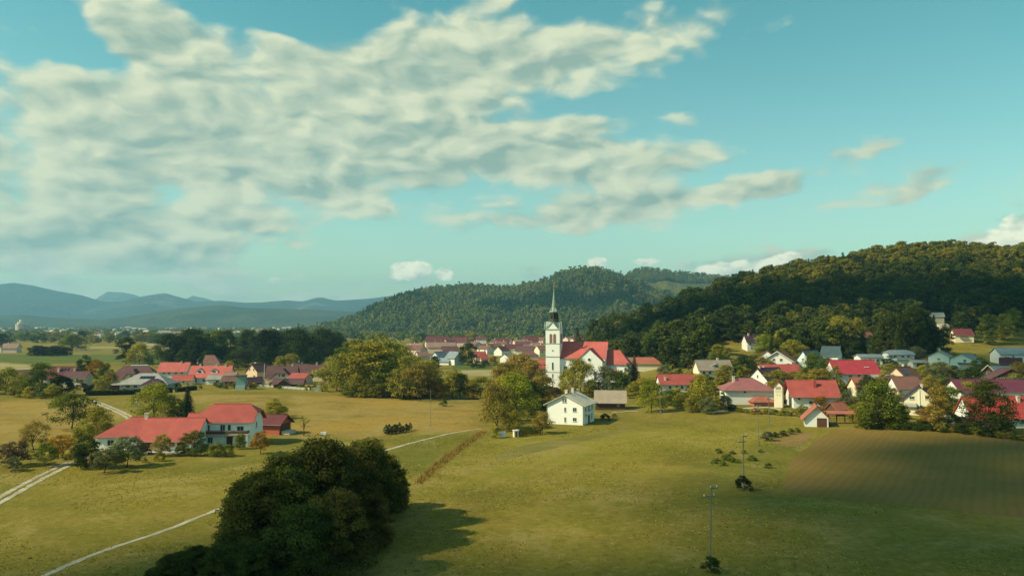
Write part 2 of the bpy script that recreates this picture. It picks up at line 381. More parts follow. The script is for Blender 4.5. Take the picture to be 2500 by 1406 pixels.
def groundmat():
    m = bpy.data.materials.new('meadow'); m.use_nodes = True; t = NT(m.node_tree)
    o = t.n('ShaderNodeOutputMaterial'); b = t.n('ShaderNodeBsdfPrincipled'); t.nt.links.new(b.outputs[0], o.inputs[0])
    p = t.n('ShaderNodeTexCoord').outputs['Object']
    big = t.noise(p, .018, 4, .6, .4); mid = t.noise(p, .11, 5, .65, .3); fine = t.noise(p, .9, 5, .7); tiny = t.noise(p, 4.5, 3, .7)
    def at_(n): d = t.n('ShaderNodeAttribute'); d.attribute_name = n; return d.outputs['Fac']
    c = t.mix(t.mr(big, .38, .62), (.148, .130, .018), (.212, .170, .022))
    c = t.mix(t.m('MULTIPLY', t.mr(mid, .42, .66), .55), c, (.245, .175, .04))
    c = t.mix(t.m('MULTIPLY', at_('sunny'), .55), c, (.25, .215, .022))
    sx = t.n('ShaderNodeSeparateXYZ'); t.nt.links.new(p, sx.inputs[0]); co = t.m('ADD', t.m('ADD', t.m('MULTIPLY', sx.outputs[0], .93), t.m('MULTIPLY', sx.outputs[1], -.36)), t.m('MULTIPLY', mid, 2.2))
    st = t.mr(t.m('SINE', t.m('MULTIPLY', co, 1.35)), .1, 1.0); c = t.mix(t.m('MULTIPLY', st, t.mr(big, .42, .6, .04, .26)), c, (.13, .106, .016))
    dc = t.mix(t.mr(mid, .35, .65), (.33, .215, .058), (.25, .175, .042)); dc = t.mix(t.mr(big, .45, .65, 0, .6), dc, (.36, .21, .035))
    c = t.mix(t.m('MULTIPLY', at_('dry'), .9), c, dc)
    lc = t.mix(t.mr(mid, .35, .65), (.085, .105, .014), (.13, .135, .02))
    c = t.mix(t.m('MULTIPLY', at_('lush'), .6), c, lc)
    # pale dead stalks and darker weed tufts
    patch = t.noise(p, .045, 5, .7, .5); c = t.mix(t.mr(patch, .50, .64, 0, .6), c, (.31, .235, .075)); c = t.mix(t.mr(patch, .47, .33, 0, .6), c, (.12, .10, .016))
    c = t.mix(t.mr(fine, .53, .70, 0, .5), c, (.32, .27, .11))
    c = t.mix(t.mr(fine, .47, .32, 0, .6), c, (.09, .076, .013))
    c = t.mix(t.mr(tiny, .46, .28, 0, .6), c, (.085, .072, .012))
    c = t.mix(t.mr(tiny, .55, .72, 0, .4), c, (.34, .29, .11))
    t.set(b.inputs['Base Color'], c); b.inputs['Roughness'].default_value = 1.0; b.inputs['Specular IOR Level'].default_value = 0.05
    bp = t.n('ShaderNodeBump'); bp.inputs['Strength'].default_value = .55; bp.inputs['Distance'].default_value = .35
    t.set(bp.inputs['Height'], t.m('ADD', fine, t.m('MULTIPLY', tiny, .5))); t.nt.links.new(bp.outputs[0], b.inputs['Normal'])
    return m
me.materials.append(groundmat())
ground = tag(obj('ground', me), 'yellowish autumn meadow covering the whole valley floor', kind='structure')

# ---------------------------------------------------------------- fields and paths laid on the ground
def drape(name, wp, m, off, step=3.0, label=None, jit=.25):
    """sheet over polygon wp (world xy) following the ground off metres above it, with a ragged edge"""
    rg = random.Random(name + str(wp[0])); pts = []
    for (ax, ay), (bx, by) in zip(wp, wp[1:] + wp[:1]):
        n = max(1, int(math.hypot(bx - ax, by - ay) / step))
        for k in range(n): pts.append(Vector((ax + (bx - ax) * k / n + rg.uniform(-jit, jit), ay + (by - ay) * k / n + rg.uniform(-jit, jit))))
    nb = len(pts); ed = [(k, (k + 1) % nb) for k in range(nb)]
    xs, ys = [p.x for p in pts], [p.y for p in pts]
    gxx, gyy = np.meshgrid(np.arange(min(xs), max(xs), step), np.arange(min(ys), max(ys), step))
    sdv = poly_sd([(p.x, p.y) for p in pts], gxx, gyy)
    inner = [Vector((a, b)) for a, b in zip(gxx[sdv > step * .5], gyy[sdv > step * .5])]
    v, e, f, *_ = delaunay_2d_cdt(pts + inner, ed, [], 1, 1e-4)
    va = np.array([(p.x, p.y) for p in v]); z = H(va[:, 0], va[:, 1]) + off
    mb = bpy.data.meshes.new(name); mb.from_pydata([(a[0], a[1], b) for a, b in zip(va, z)], [], [tuple(q) for q in f])
    mb.polygons.foreach_set('use_smooth', [True] * len(mb.polygons)); mb.materials.append(m); mb.update()
    if len(mb.polygons) and sum(p.normal.z for p in mb.polygons) < 0: mb.flip_normals()
    return tag(obj(name, mb), label, kind='structure')
def fieldmat(name, a, b_, direc=None, spacing=3.0, amt=.5, scale=.25, bump=.3):
    m = bpy.data.materials.new(name); m.use_nodes = True; t = NT(m.node_tree)
    o = t.n('ShaderNodeOutputMaterial'); b = t.n('ShaderNodeBsdfPrincipled'); t.nt.links.new(b.outputs[0], o.inputs[0])
    p = t.n('ShaderNodeTexCoord').outputs['Object']
    n1 = t.noise(p, scale * .25, 4, .6, .3); n2 = t.noise(p, scale * 5, 5, .7)
    c = t.mix(t.mr(n1, .36, .64), a, b_)
    if direc:
        s = t.n('ShaderNodeSeparateXYZ'); t.nt.links.new(p, s.inputs[0]); L = math.hypot(*direc); nxn, nyn = direc[1] / L, -direc[0] / L
        coord = t.m('ADD', t.m('MULTIPLY', s.outputs[0], nxn), t.m('MULTIPLY', s.outputs[1], nyn))
        coord = t.m('ADD', coord, t.m('MULTIPLY', n1, 2.0)); coord = t.m('ADD', coord, t.m('MULTIPLY', n2, .25))
        w = t.m('SINE', t.m('MULTIPLY', coord, 2 * math.pi / spacing)); w2 = t.m('SINE', t.m('MULTIPLY', coord, 2 * math.pi / (spacing * 2.7)))
        c = t.mix(t.m('MULTIPLY', t.mr(t.m('ADD', w, t.m('MULTIPLY', w2, .35)), -.6, 1.2), amt), c, (.15, .11, .018))
    c = t.mix(t.mr(n2, .58, .8, 0, .4), c, (.30, .24, .10)); c = t.mix(t.mr(n2, .42, .22, 0, .5), c, (.075, .06, .015))
    t.set(b.inputs['Base Color'], c); b.inputs['Roughness'].default_value = 1.0; b.inputs['Specular IOR Level'].default_value = .05
    bp = t.n('ShaderNodeBump'); bp.inputs['Strength'].default_value = bump; bp.inputs['Distance'].default_value = .3
    t.set(bp.inputs['Height'], n2); t.nt.links.new(bp.outputs[0], b.inputs['Normal'])
    return m
FM_STUB = fieldmat('mown_stubble', (.225, .14, .042), (.19, .128, .03), (.52, .85), 1.5, .38)
FM_GREEN = fieldmat('green_crop', (.075, .105, .020), (.11, .13, .028), (1, .1), 6, .1)
FM_PALE = fieldmat('pale_stubble', (.34, .29, .14), (.28, .24, .10), (1, .05), 5, .2)
FM_OLIVE = fieldmat('olive_field', (.16, .14, .035), (.20, .17, .05), (1, .1), 6, .3)
FM_BARE = fieldmat('bare_earth', (.24, .15, .06), (.20, .14, .04))
FM_GRAVEL = fieldmat('gravel', (.46, .42, .31), (.34, .30, .20), None, scale=1.2, bump=.4)
FM_BROWN = fieldmat('rusty_sedge', (.24, .15, .035), (.19, .14, .025), None, scale=.6)
def wp_(pts): return [tuple(G(a, b))[:2] for a, b in pts]
fld = wp_([(1905, 1190), (1930, 1125), (1990, 1075), (2040, 1047), (2140, 1046), (2260, 1050), (2380, 1060), (2500, 1076), (2640, 1100), (2900, 1165), (2900, 1290), (2500, 1262), (2250, 1240), (2050, 1222), (1940, 1208)])
drape('field', fld, FM_STUB, .02, 3.0, 'mown brownish field with faint rows beside the village')
drape('field', wp_([(-600, 864), (0, 864), (200, 866), (420, 866), (420, 886), (200, 884), (100, 890), (0, 882), (-600, 882)]), FM_GREEN, .12, 14, 'dark green crop strip beyond the houses', jit=1)
drape('field', wp_([(165, 852), (420, 852), (420, 864), (150, 863)]), FM_OLIVE, .12, 14, 'olive field strip before the dark thicket', jit=1)
drape('field', wp_([(215, 846.5), (420, 848), (420, 851), (215, 850)]), FM_PALE, .15, 16, 'thin pale stubble strip far across the plain', jit=1)
drape('field', wp_([(350, 838), (425, 838), (425, 845.5), (350, 845)]), FM_PALE, .15, 16, 'pale stubble field left of the dark grove', jit=1)
drape('field', wp_([(-500, 885), (0, 886), (90, 893), (110, 905), (0, 915), (-500, 915)]), FM_PALE, .06, 8, 'pale dry field behind the brown-roofed barn', jit=.6)
drape('field', wp_([(1105, 888), (1230, 888), (1230, 901), (1105, 903)]), FM_GREEN, .06, 8, 'green paddock before the far village', jit=.6)
drape('field', wp_([(1125, 904), (1235, 902), (1235, 918), (1135, 918)]), FM_PALE, .05, 8, 'pale strip of field below the green paddock', jit=.6)
drape('field', wp_([(1885, 1080), (1905, 1062), (1950, 1052), (1985, 1060), (1960, 1085), (1920, 1090)]), FM_BARE, .014, 2, 'small bare earth patch by the tile-roofed barn')
drape('field', wp_([(1205, 1112), (1280, 1085), (1400, 1068), (1550, 1043), (1545, 1049), (1400, 1082), (1290, 1108), (1225, 1122)]), FM_OLIVE, .016, 2.5, 'greyish weedy strip below the white house', jit=.4)
def ribbon(name, lines, width, m, off, label):
    """path along photograph points; each entry of lines is a lateral offset of one wheel track"""
    mb = MB(); rg = random.Random(name + label)
    def spline(pts):
        w = [G(a, b) for a, b in pts]; outp = []
        for k in range(len(w) - 1):
            p0, p1, p2, p3 = w[max(k - 1, 0)], w[k], w[k + 1], w[min(k + 2, len(w) - 1)]
            n = max(2, int((p2 - p1).length / 1.2))
            for j in range(n):
                u = j / n
                outp.append(.5 * ((2 * p1) + (p2 - p0) * u + (2 * p0 - 5 * p1 + 4 * p2 - p3) * u * u + (3 * p1 - p0 - 3 * p2 + p3) * u ** 3))
        return outp + [w[-1]]
    pts, offs = lines
    c = spline(pts)
    for lo in offs:
        prev = None
        for k, p in enumerate(c):
            d = (c[min(k + 1, len(c) - 1)] - c[max(k - 1, 0)]); d.z = 0; d.normalize(); s = Vector((-d.y, d.x, 0))
            a = p + s * (lo + width / 2 + rg.uniform(-.12, .12)); b = p + s * (lo - width / 2 + rg.uniform(-.12, .12))
            a.z = float(H(a.x, a.y)) + off; b.z = float(H(b.x, b.y)) + off
            if prev: mb.poly([prev[1], b, a, prev[0]])
            prev = (a, b)
    o = mb.build(name, m); return tag(o, label, kind='structure')
ribbon('path', ([(-120, 1285), (0, 1220), (80, 1175), (150, 1140), (175, 1128)], (-.85, .85)), .95, FM_GRAVEL, .03, 'double-rutted gravel track running past the orchard')
ribbon('path', ([(120, 1139), (165, 1133), (200, 1120), (250, 1108)], (0,)), 1.6, FM_GRAVEL, .034, 'short gravel spur into the orchard')
ribbon('path', ([(222, 978), (240, 984), (275, 998), (305, 1012), (322, 1024), (325, 1035)], (-.8, .8)), 1.05, FM_GRAVEL, .03, 'gravel track curving up behind the farmhouse')
ribbon('path', ([(60, 1425), (110, 1404), (250, 1345), (400, 1295), (540, 1240), (700, 1180), (850, 1130), (945, 1098), (1040, 1072), (1120, 1054), (1175, 1047)], (0,)), .85, FM_GRAVEL, .03, 'narrow pale footpath crossing the meadow behind the thicket')
ribbon('path', ([(1745, 1006), (1790, 1000), (1840, 995), (1880, 994)], (0,)), 2.2, FM_GRAVEL, .03, 'short pale lane before the transformer tower')
ribbon('path', ([(1492, 1007), (1530, 1004), (1560, 1003)], (0,)), 1.2, FM_GRAVEL, .03, 'pale concrete strip before the brown shed')
drape('field', wp_([(1012, 1178), (1062, 1132), (1122, 1088), (1172, 1054), (1190, 1053), (1140, 1090), (1083, 1136), (1026, 1184)]), FM_BROWN, .018, 1.2, 'rust-brown sedge growing along a shallow ditch', jit=.7)

ribbon('path', ([(1880, 994), (1925, 1004), (1965, 1010)], (0,)), 2.4, FM_GRAVEL, .034, 'gravel yard lane below the broad red roof')
ribbon('path', ([(2050, 962), (2130, 958), (2200, 985)], (0,)), 3.0, FM_GRAVEL, .03, 'village lane below the crimson-roofed house')
ribbon('path', ([(2140, 906), (2250, 903), (2330, 911), (2440, 926)], (0,)), 3.0, FM_GRAVEL, .03, 'lane along the slope below the pale-roofed houses')
# ---------------------------------------------------------------- distant hills and mountains
def ridge_obj(name, prof, Yr, Yf, col1, col2, label, nz=1.0, seed=0, u0=None, u1=None, back=.5, cols=260, rows=46, bare=None):
    """hill whose crest follows the given skyline at distance Yr, foot at Yf"""
    P_ = np.array(prof, float); us = np.linspace((P_[0, 0] - CX) / F, (P_[-1, 0] - CX) / F, cols)
    crest = CAM_H + (HOR - np.interp(us, (P_[:, 0] - CX) / F, P_[:, 1])) / F * Yr
    tt = np.concatenate([np.linspace(0, 1, rows), 1 + np.linspace(.06, 1, 12) * back]); rg = np.random.RandomState(seed)
    V = np.zeros((len(tt), cols, 3), np.float32)
    for i, tv in enumerate(tt):
        yy = Yf + (Yr - Yf) * tv
        for j, uv in enumerate(us):
            x = uv * (Yr * .35 + yy * .65); s = tv if tv <= 1 else max(0, 1 - ((tv - 1) / back) ** 1.3)
            s = s ** .9 if tv <= 1 else s
            hgt = max(crest[j], 1) * s
            k = 1 / (Yr * .05)
            nn = mnoise.fractal(Vector((x * k, yy * k * .6, seed * 7.3)), 1.0, 2.0, 5)
            gull = (1 - abs(mnoise.noise(Vector((x * k * 1.3 + nn * .3, yy * k * .25, seed * 3.1))))) - .6
            amp = nz * max(crest[j], 1) * .28 * math.sin(min(tv, 1) * math.pi) ** .8 * max(0, 1 - tv) ** .45
            V[i, j] = (x, yy, max(hgt + amp * (nn * .6 + gull), -4) - (4 if tv == 0 else 0))
    mb = bpy.data.meshes.new(name); n0, n1_ = V.shape[:2]; ii = np.arange(n0 * n1_).reshape(n0, n1_)
    q_ = np.stack([ii[:-1, :-1], ii[:-1, 1:], ii[1:, 1:], ii[1:, :-1]], -1).reshape(-1, 4)
    mb.from_pydata([tuple(p) for p in V.reshape(-1, 3)], [], [tuple(f) for f in q_]); mb.polygons.foreach_set('use_smooth', [True] * len(q_))
    m = bpy.data.materials.new(name + '_woodland'); m.use_nodes = True; t = NT(m.node_tree)
    o = t.n('ShaderNodeOutputMaterial'); b = t.n('ShaderNodeBsdfPrincipled'); t.nt.links.new(b.outputs[0], o.inputs[0])
    p = t.n('ShaderNodeTexCoord').outputs['Object']; k = 40.0 / Yr
    n1 = t.noise(p, k * .35, 6, .65); n2 = t.noise(p, k * 5, 4, .7)
    c = t.mix(t.mr(n1, .36, .64), col1, col2)
    if bare: c = t.mix(t.mr(n1, .58, .66, 0, .8), c, bare)
    c = t.mix(t.mr(n2, .48, .25, 0, .6), c, (.01, .016, .008))
    t.set(b.inputs['Base Color'], c); b.inputs['Roughness'].default_value = 1; b.inputs['Specular IOR Level'].default_value = 0
    bp = t.n('ShaderNodeBump'); bp.inputs['Strength'].default_value = .8; bp.inputs['Distance'].default_value = Yr * .006
    t.set(bp.inputs['Height'], n2); t.nt.links.new(bp.outputs[0], b.inputs['Normal'])
    mb.materials.append(m)
    return tag(obj(name, mb), label, kind='structure'), V
G1, G2 = (.05, .07, .018), (.10, .105, .025)
hillA, VA = ridge_obj('hill', [(780, 812), (815, 806), (860, 786), (900, 764), (950, 740), (1000, 724), (1060, 711), (1130, 703), (1200, 708), (1260, 708), (1330, 692), (1380, 670), (1430, 662), (1480, 666), (1510, 678), (1545, 694), (1600, 717), (1700, 742), (1800, 765), (1900, 790)],
                      2500, 1750, G1, G2, 'rounded wooded hill rising behind the church spire', 1.7, 3)
hillB, VB = ridge_obj('hill', [(1380, 790), (1440, 720), (1500, 690), (1530, 676), (1560, 661), (1600, 660), (1640, 669), (1700, 673), (1750, 680), (1850, 690), (2000, 700), (2200, 720)],
                      3050, 2450, (.16, .15, .03), (.09, .095, .025), 'yellowish hill just behind the rounded wooded hill', .8, 8)
hillC, VC = ridge_obj('mountain', [(-1200, 740), (-500, 760), (-200, 775), (0, 771), (60, 768), (120, 775), (200, 778), (250, 780), (330, 770), (400, 758), (480, 750), (545, 745), (600, 752), (680, 753), (760, 756), (830, 760), (1000, 765), (1300, 780)],
                      5600, 4500, (.035, .052, .014), (.075, .08, .022), 'low wooded ridge beyond the distant town', 1.0, 11)
hillD, VD = ridge_obj('mountain', [(-1500, 640), (-700, 670), (-300, 690), (0, 694), (30, 690), (80, 697), (130, 709), (200, 721), (250, 736), (300, 736), (350, 723), (400, 715), (440, 726), (480, 736), (540, 734), (600, 739), (640, 738), (700, 733), (740, 736), (780, 725), (820, 734), (900, 729), (950, 723), (1050, 720), (1300, 735), (1700, 750)],
                      9000, 7000, (.03, .04, .02), (.05, .055, .03), 'long blue mountain range on the horizon', .7, 14, bare=(.16, .15, .13))
hillE, VE = ridge_obj('mountain', [(150, 760), (225, 735), (245, 722), (262, 712), (300, 714), (330, 720), (370, 735), (430, 740), (470, 722), (500, 728), (560, 745), (620, 760)],
                      11500, 10000, (.06, .06, .05), (.12, .12, .11), 'faint flat-topped peak farthest away', .5, 17)

# ---------------------------------------------------------------- the air: closed box of haze round the whole scene
hz = MB().box((0, 4000, 330), (34000, 17000, 680))
hm = bpy.data.materials.new('haze_air'); hm.use_nodes = True; t = NT(hm.node_tree)
o = t.n('ShaderNodeOutputMaterial'); v = t.n('ShaderNodeVolumePrincipled'); t.nt.links.new(v.outputs[0], o.inputs['Volume'])
v.inputs['Color'].default_value = (.36, .76, 1.0, 1); v.inputs['Density'].default_value = 9.2e-5; v.inputs['Anisotropy'].default_value = .1
haze = tag(hz.build('haze', hm), 'thin blue haze filling the air of the valley', kind='stuff')

# ---------------------------------------------------------------- drifting clouds overhead (out of view) that shade the land; the near-meadow one is added
M_CLOUD = bpy.data.materials.new('cloud_white'); M_CLOUD.use_nodes = True; t = NT(M_CLOUD.node_tree)
o = t.n('ShaderNodeOutputMaterial'); a = t.n('ShaderNodeBsdfDiffuse'); b = t.n('ShaderNodeBsdfTranslucent'); mx = t.n('ShaderNodeMixShader')
nn_ = t.noise(t.n('ShaderNodeTexCoord').outputs['Object'], .02, 3, .6); cc = t.mix(nn_, (.85, .86, .86), (.93, .93, .92))
t.set(a.inputs[0], cc); t.set(b.inputs[0], cc); mx.inputs[0].default_value = .5
t.nt.links.new(a.outputs[0], mx.inputs[1]); t.nt.links.new(b.outputs[0], mx.inputs[2]); t.nt.links.new(mx.outputs[0], o.inputs[0])
ico = []
def _ico():
    import bmesh
    bm = bmesh.new(); bmesh.ops.create_icosphere(bm, subdivisions=1, radius=1.0)
    v = np.array([p.co[:] for p in bm.verts]); f = np.array([[q.index for q in p.verts] for p in bm.faces]); bm.free(); return v, f
ICV, ICF = _ico()
CLOUD_Z = 1650.0
def cloud(label, ells, n, seed, rmin=9, rmax=17):
    """puffs spread so that their shade falls on the ellipses ells = (x, y, z, half x, half y, weight)"""
    rg = np.random.RandomState(seed); vs, fs = [], []; k = 0
    wts = np.array([e[5] for e in ells], float); wts /= wts.sum()
    for i in range(n):
        e = ells[rg.choice(len(ells), p=wts)]
        while True:
            a, b = rg.uniform(-1, 1, 2); r2 = a * a + b * b
            if r2 < 1 and rg.rand() < 1 - max(0, (math.sqrt(r2) - .55) / .45) ** 1.5: break
        gx_, gy_ = e[0] + a * e[3], e[1] + b * e[4]
        zz = CLOUD_Z + rg.uniform(0, 60); s = (zz - e[2]) / SUND.z
        c = np.array([gx_ + SUND.x * s, gy_ + SUND.y * s, zz]); r = rg.uniform(rmin, rmax)
        vs.append(ICV * np.array([r, r, r * .6]) * rg.uniform(.9, 1.1) + c); fs.append(ICF + k); k += len(ICV)
    mb = bpy.data.meshes.new('cloud'); mb.from_pydata(np.concatenate(vs).tolist(), [], np.concatenate(fs).tolist())
    mb.polygons.foreach_set('use_smooth', [True] * len(mb.polygons)); mb.materials.append(M_CLOUD)
    return tag(obj('cloud', mb), label, kind='stuff')
cloud('white cloud drifting overhead, shading the wooded slope', [(130, 555, 18, 60, 42, .7), (200, 545, 28, 90, 50, 1.2), (300, 555, 40, 110, 52, 1.5), (420, 555, 44, 150, 68, 2.5), (620, 570, 50, 170, 80, 1.9), (275, 330, 5, 110, 90, .4), (400, 460, 20, 120, 60, .45)], 2700, 2)
cloud('added unseen cloud puffs darkening the near meadow', [(90, 45, 0, 200, 80, 1.4), (-60, 25, 0, 150, 60, .6), (150, 110, 0, 120, 85, .9), (0, 30, 0, 260, 60, .9)], 350, 4, 11, 19)  # unseen cloud added to darken the foreground
cloud('white cloud drifting overhead, shading the rounded hill', [(220, 2000, 50, 330, 80, 1.0), (-340, 2200, 80, 140, 130, .7), (480, 2330, 120, 130, 60, .4)], 1300, 6, 12, 22)
# ---------------------------------------------------------------- buildings
_cache = {}
def win_mesh(w, h, dark=False):
    k = ('w', round(w, 2), round(h, 2), dark)
    if k not in _cache:
        fr = MB(); b = .09
        fr.box((0, -.05, h / 2 - b / 2), (w, .10, b)).box((0, -.05, -h / 2 + b / 2), (w, .10, b)).box((-w / 2 + b / 2, -.05, 0), (b, .10, h - 2 * b)).box((w / 2 - b / 2, -.05, 0), (b, .10, h - 2 * b))
        if w > .9: fr.box((0, -.045, 0), (.06, .08, h - 2 * b))
        fr.box((0, -.08, -h / 2 - .04), (w + .16, .16, .06))
        pn = MB().box((0, -.02, 0), (w - 2 * b, .035, h - 2 * b))
        _cache[k] = (fr.mesh('window', M_DFRAME if dark else M_FRAME), pn.mesh('pane', M_GLASS))
    return _cache[k]
def face_frame(L, Wd, side):
    return {'F': (0, -Wd / 2, 0), 'B': (0, Wd / 2, math.pi), 'L': (-L / 2, 0, -math.pi / 2), 'R': (L / 2, 0, math.pi / 2)}[side]
class House:
    def __init__(s, name, px, py, rot, label, cat='house', group=None, back=0.0, pos=None):
        p = pos if pos is not None else G(px, py)
        if back: p = p + Vector((p.x, p.y, 0)).normalized() * back; p.z = float(H(p.x, p.y))
        s.p = p; s.root = thing(name, p, R(rot), label, cat, group)
    def vol(s, L, Wd, He, Hr, roof='red', wall='white', ends='gg', o=(0, 0), r=0.0, ov=(.55, .5), wins=(), doors=(), chim=(), z0=-.6, th=.22, dark=False, axis='x', panels=()):
        """one gabled or hipped block; ends: g gable, h hip, k half-hip (left, right)"""
        a, b = L / 2 + ov[1], Wd / 2 + ov[0]; m = (Hr - He) / (Wd / 2); ze = He - m * ov[0]
        fr = {'g': 1.0, 'h': 0.0, 'k': .55}
        fL, fR = fr[ends[0]], fr[ends[1]]
        def knee(f): return b * (1 - f), ze + (Hr - ze) * f, a - b * (1 - f)
        ykL, zkL, rL = knee(fL); ykR, zkR, rR = knee(fR)
        if rL + rR < .4: rL = rR = .2
        ux = s.loc(o, r)
        front = [(-a, -b, ze), (a, -b, ze)] + ([(a, -ykR, zkR)] if 0 < fR < 1 else []) + [(rR, 0, Hr), (-rL, 0, Hr)] + ([(-a, -ykL, zkL)] if 0 < fL < 1 else [])
        back = [(a, b, ze), (-a, b, ze)] + ([(-a, ykL, zkL)] if 0 < fL < 1 else []) + [(-rL, 0, Hr), (rR, 0, Hr)] + ([(a, ykR, zkR)] if 0 < fR < 1 else [])
        faces = [front, back]
        if fR < 1: faces.append([(a, -ykR, zkR), (a, ykR, zkR), (rR, 0, Hr)])
        if fL < 1: faces.append([(-a, ykL, zkL), (-a, -ykL, zkL), (-rL, 0, Hr)])
        rb = MB().slab([[ux(p) for p in f] for f in faces], th)
        rd = MB()   # ridge cap
        rf = rb.build('roof', RM[roof], s.root)
        rd.tube([ux((-rL, 0, Hr + .02)), ux((rR, 0, Hr + .02))], .11, 6); rd.build('ridge_cap', RM[roof], rf)
        # gutter along the front eave
        MB().tube([ux((-a, -b - .05, ze - .12)), ux((a, -b - .05, ze - .12))], .07, 5).build('gutter', M_METAL, rf)
        wb = MB(); l, w = L / 2, Wd / 2
        def top(y): return min(Hr, He + (w - abs(y)) * m) - th - .03
        for sgn, f in ((-1, fL), (1, fR)):
            pts = [(sgn * l, -w, z0), (sgn * l, w, z0), (sgn * l, w, top(w))]
            if f == 1: pts.append((sgn * l, 0, top(0)))
            elif f > 0:
                yk = w * (1 - f); pts += [(sgn * l, yk, top(yk) - .15), (sgn * l, -yk, top(yk) - .15)]
            pts.append((sgn * l, -w, top(w)))
            if sgn < 0: pts.reverse()
            wb.poly([ux(p) for p in pts])
        wb.poly([ux(p) for p in [(-l, -w, z0), (l, -w, z0), (l, -w, top(w)), (-l, -w, top(w))]])
        wb.poly([ux(p) for p in [(l, w, z0), (-l, w, z0), (-l, w, top(w)), (l, w, top(w))]])
        s.wall = wb.build('wall', WM[wall], s.root)
        for (sd_, u, z, ww, hh) in wins: s.window(L, Wd, sd_, u, z, ww, hh, o, r, dark)
        for (sd_, u, ww, hh) in doors: s.door(L, Wd, sd_, u, ww, hh, o, r)
        for (cx_, cy_, hh) in chim:
            zt = Hr - abs(cy_) * m
            c = MB().box(ux((cx_, cy_, zt + hh / 2 - .4)), (.75, .75, hh + .8), r); c.box(ux((cx_, cy_, zt + hh + .06)), (.95, .95, .12), r)
            c.build('chimney', M_CHIM, rf)
        for (cx_, cy_, pw, ph) in panels:    # roof windows / solar panels lying on the front slope
            n_ = Vector((0, -m, 1)).normalized(); sl = Vector((0, 1, m)).normalized(); c0 = Vector((cx_, cy_, Hr - abs(cy_) * m)) + n_ * .05
            q_ = [c0 + Vector((sx * pw / 2, 0, 0)) + sl * (sy * ph / 2) for sx, sy in ((-1, -1), (1, -1), (1, 1), (-1, 1))]
            pb = MB().slab([[ux(p + n_ * .06) for p in q_]], .12); pb.build('solar_panel', M_PANEL, rf)
        s.last = rf
        return s
    def loc(s, o, r):
        cs, sn = math.cos(r), math.sin(r)
        return lambda p: (o[0] + p[0] * cs - p[1] * sn, o[1] + p[0] * sn + p[1] * cs, p[2])
    def put(s, me_, name, L, Wd, side, u, z, o, r, parent=None, dep=0.0):
        fx, fy, fr_ = face_frame(L, Wd, side); cs, sn = math.cos(fr_), math.sin(fr_)
        lx, ly = fx + u * cs + dep * sn, fy + u * sn - dep * cs; p = s.loc(o, r)((lx, ly, z))
        ob = obj(name, me_, s.root, p, fr_ + r)
        return ob
    def window(s, L, Wd, side, u, z, w, h, o=(0, 0), r=0.0, dark=False):
        a, b = win_mesh(w, h, dark); ob = s.put(a, 'window', L, Wd, side, u, z, o, r); obj('pane', b, ob)
    def door(s, L, Wd, side, u, w, h, o=(0, 0), r=0.0, m=None):
        k = ('d', w, h, m)
        if k not in _cache:
            d = MB().box((0, -.03, h / 2), (w, .08, h)); d.box((0, -.05, h + .06), (w + .24, .12, .12)).box((-w / 2 - .06, -.05, h / 2), (.12, .12, h)).box((w / 2 + .06, -.05, h / 2), (.12, .12, h))
            _cache[k] = d.mesh('door', m or M_DOOR)
        s.put(_cache[k], 'door', L, Wd, side, u, 0, o, r)
    def balcony(s, L, Wd, side, u, z, w, dep=1.3, o=(0, 0), r=0.0, solid=None, posts=False):
        b = MB().box((0, -dep / 2, z), (w, dep, .16)); ob = s.put(b.mesh('balcony', M_STONE), 'balcony', L, Wd, side, u, 0, o, r)
        rl = MB()
        for x, y, sx, sy in ((0, -dep + .04, w, .05), (-w / 2 + .03, -dep / 2, .05, dep), (w / 2 - .03, -dep / 2, .05, dep)):
            rl.box((x, y, z + 1.0), (sx, sy, .08)); rl.box((x, y, z + .55), (max(sx - .02, .03), max(sy - .02, .03), .7))
        rl.build('railing', solid or M_TIMBER, ob)
        if posts:
            for x in (-w / 2 + .15, 0, w / 2 - .15): MB().box((x, -dep + .12, z / 2 - .3), (.2, .2, z + .4)).build('post', M_TRIM, ob)
        return ob
    def antenna(s, p, h=2.5, dish=False):
        a = MB().tube([p, (p[0], p[1], p[2] + h)], .04, 5)
        for k in range(3): a.box((p[0], p[1], p[2] + h - .15 - .3 * k), (1.5 - .3 * k, .05, .05))
        if dish: a.box((p[0], p[1] - .1, p[2] + h * .45), (.8, .12, .8))
        a.build('antenna', M_METAL, s.root); return s
    def dormer(s, u, y, z, w, h, roof, wall='white', o=(0, 0), d=2.2):
        """small gabled dormer looking to the front"""
        b = MB(); 
        b.poly([(u - w / 2, y, z), (u + w / 2, y, z), (u + w / 2, y, z + h * .5), (u, y, z + h), (u - w / 2, y, z + h * .5)])
        for sg in (-1, 1):
            q_ = [(u + sg * w / 2, y, z), (u + sg * w / 2, y + d, z), (u + sg * w / 2, y + d, z + h * .5), (u + sg * w / 2, y, z + h * .5)]
            b.poly(q_ if sg > 0 else q_[::-1])
        ob = b.build('dormer', WM[wall], s.root); k = h * .5 / (w / 2); e = w / 2 + .2; ze = z + h * .5 - .2 * k
        MB().slab([[(u - e, y - .2, ze), (u, y - .2, z + h), (u, y + d, z + h), (u - e, y + d, ze)][::-1], [(u + e, y - .2, ze), (u + e, y + d, ze), (u, y + d, z + h), (u, y - .2, z + h)][::-1]], -.12).build('roof', RM[roof], ob)
        MB().box((u, y - .02, z + h * .4), (w * .42, .06, h * .4)).build('pane', M_GLASS, ob)
        return s
def row(side, us, z, w=1.1, h=1.3): return [(side, u, z, w, h) for u in us]

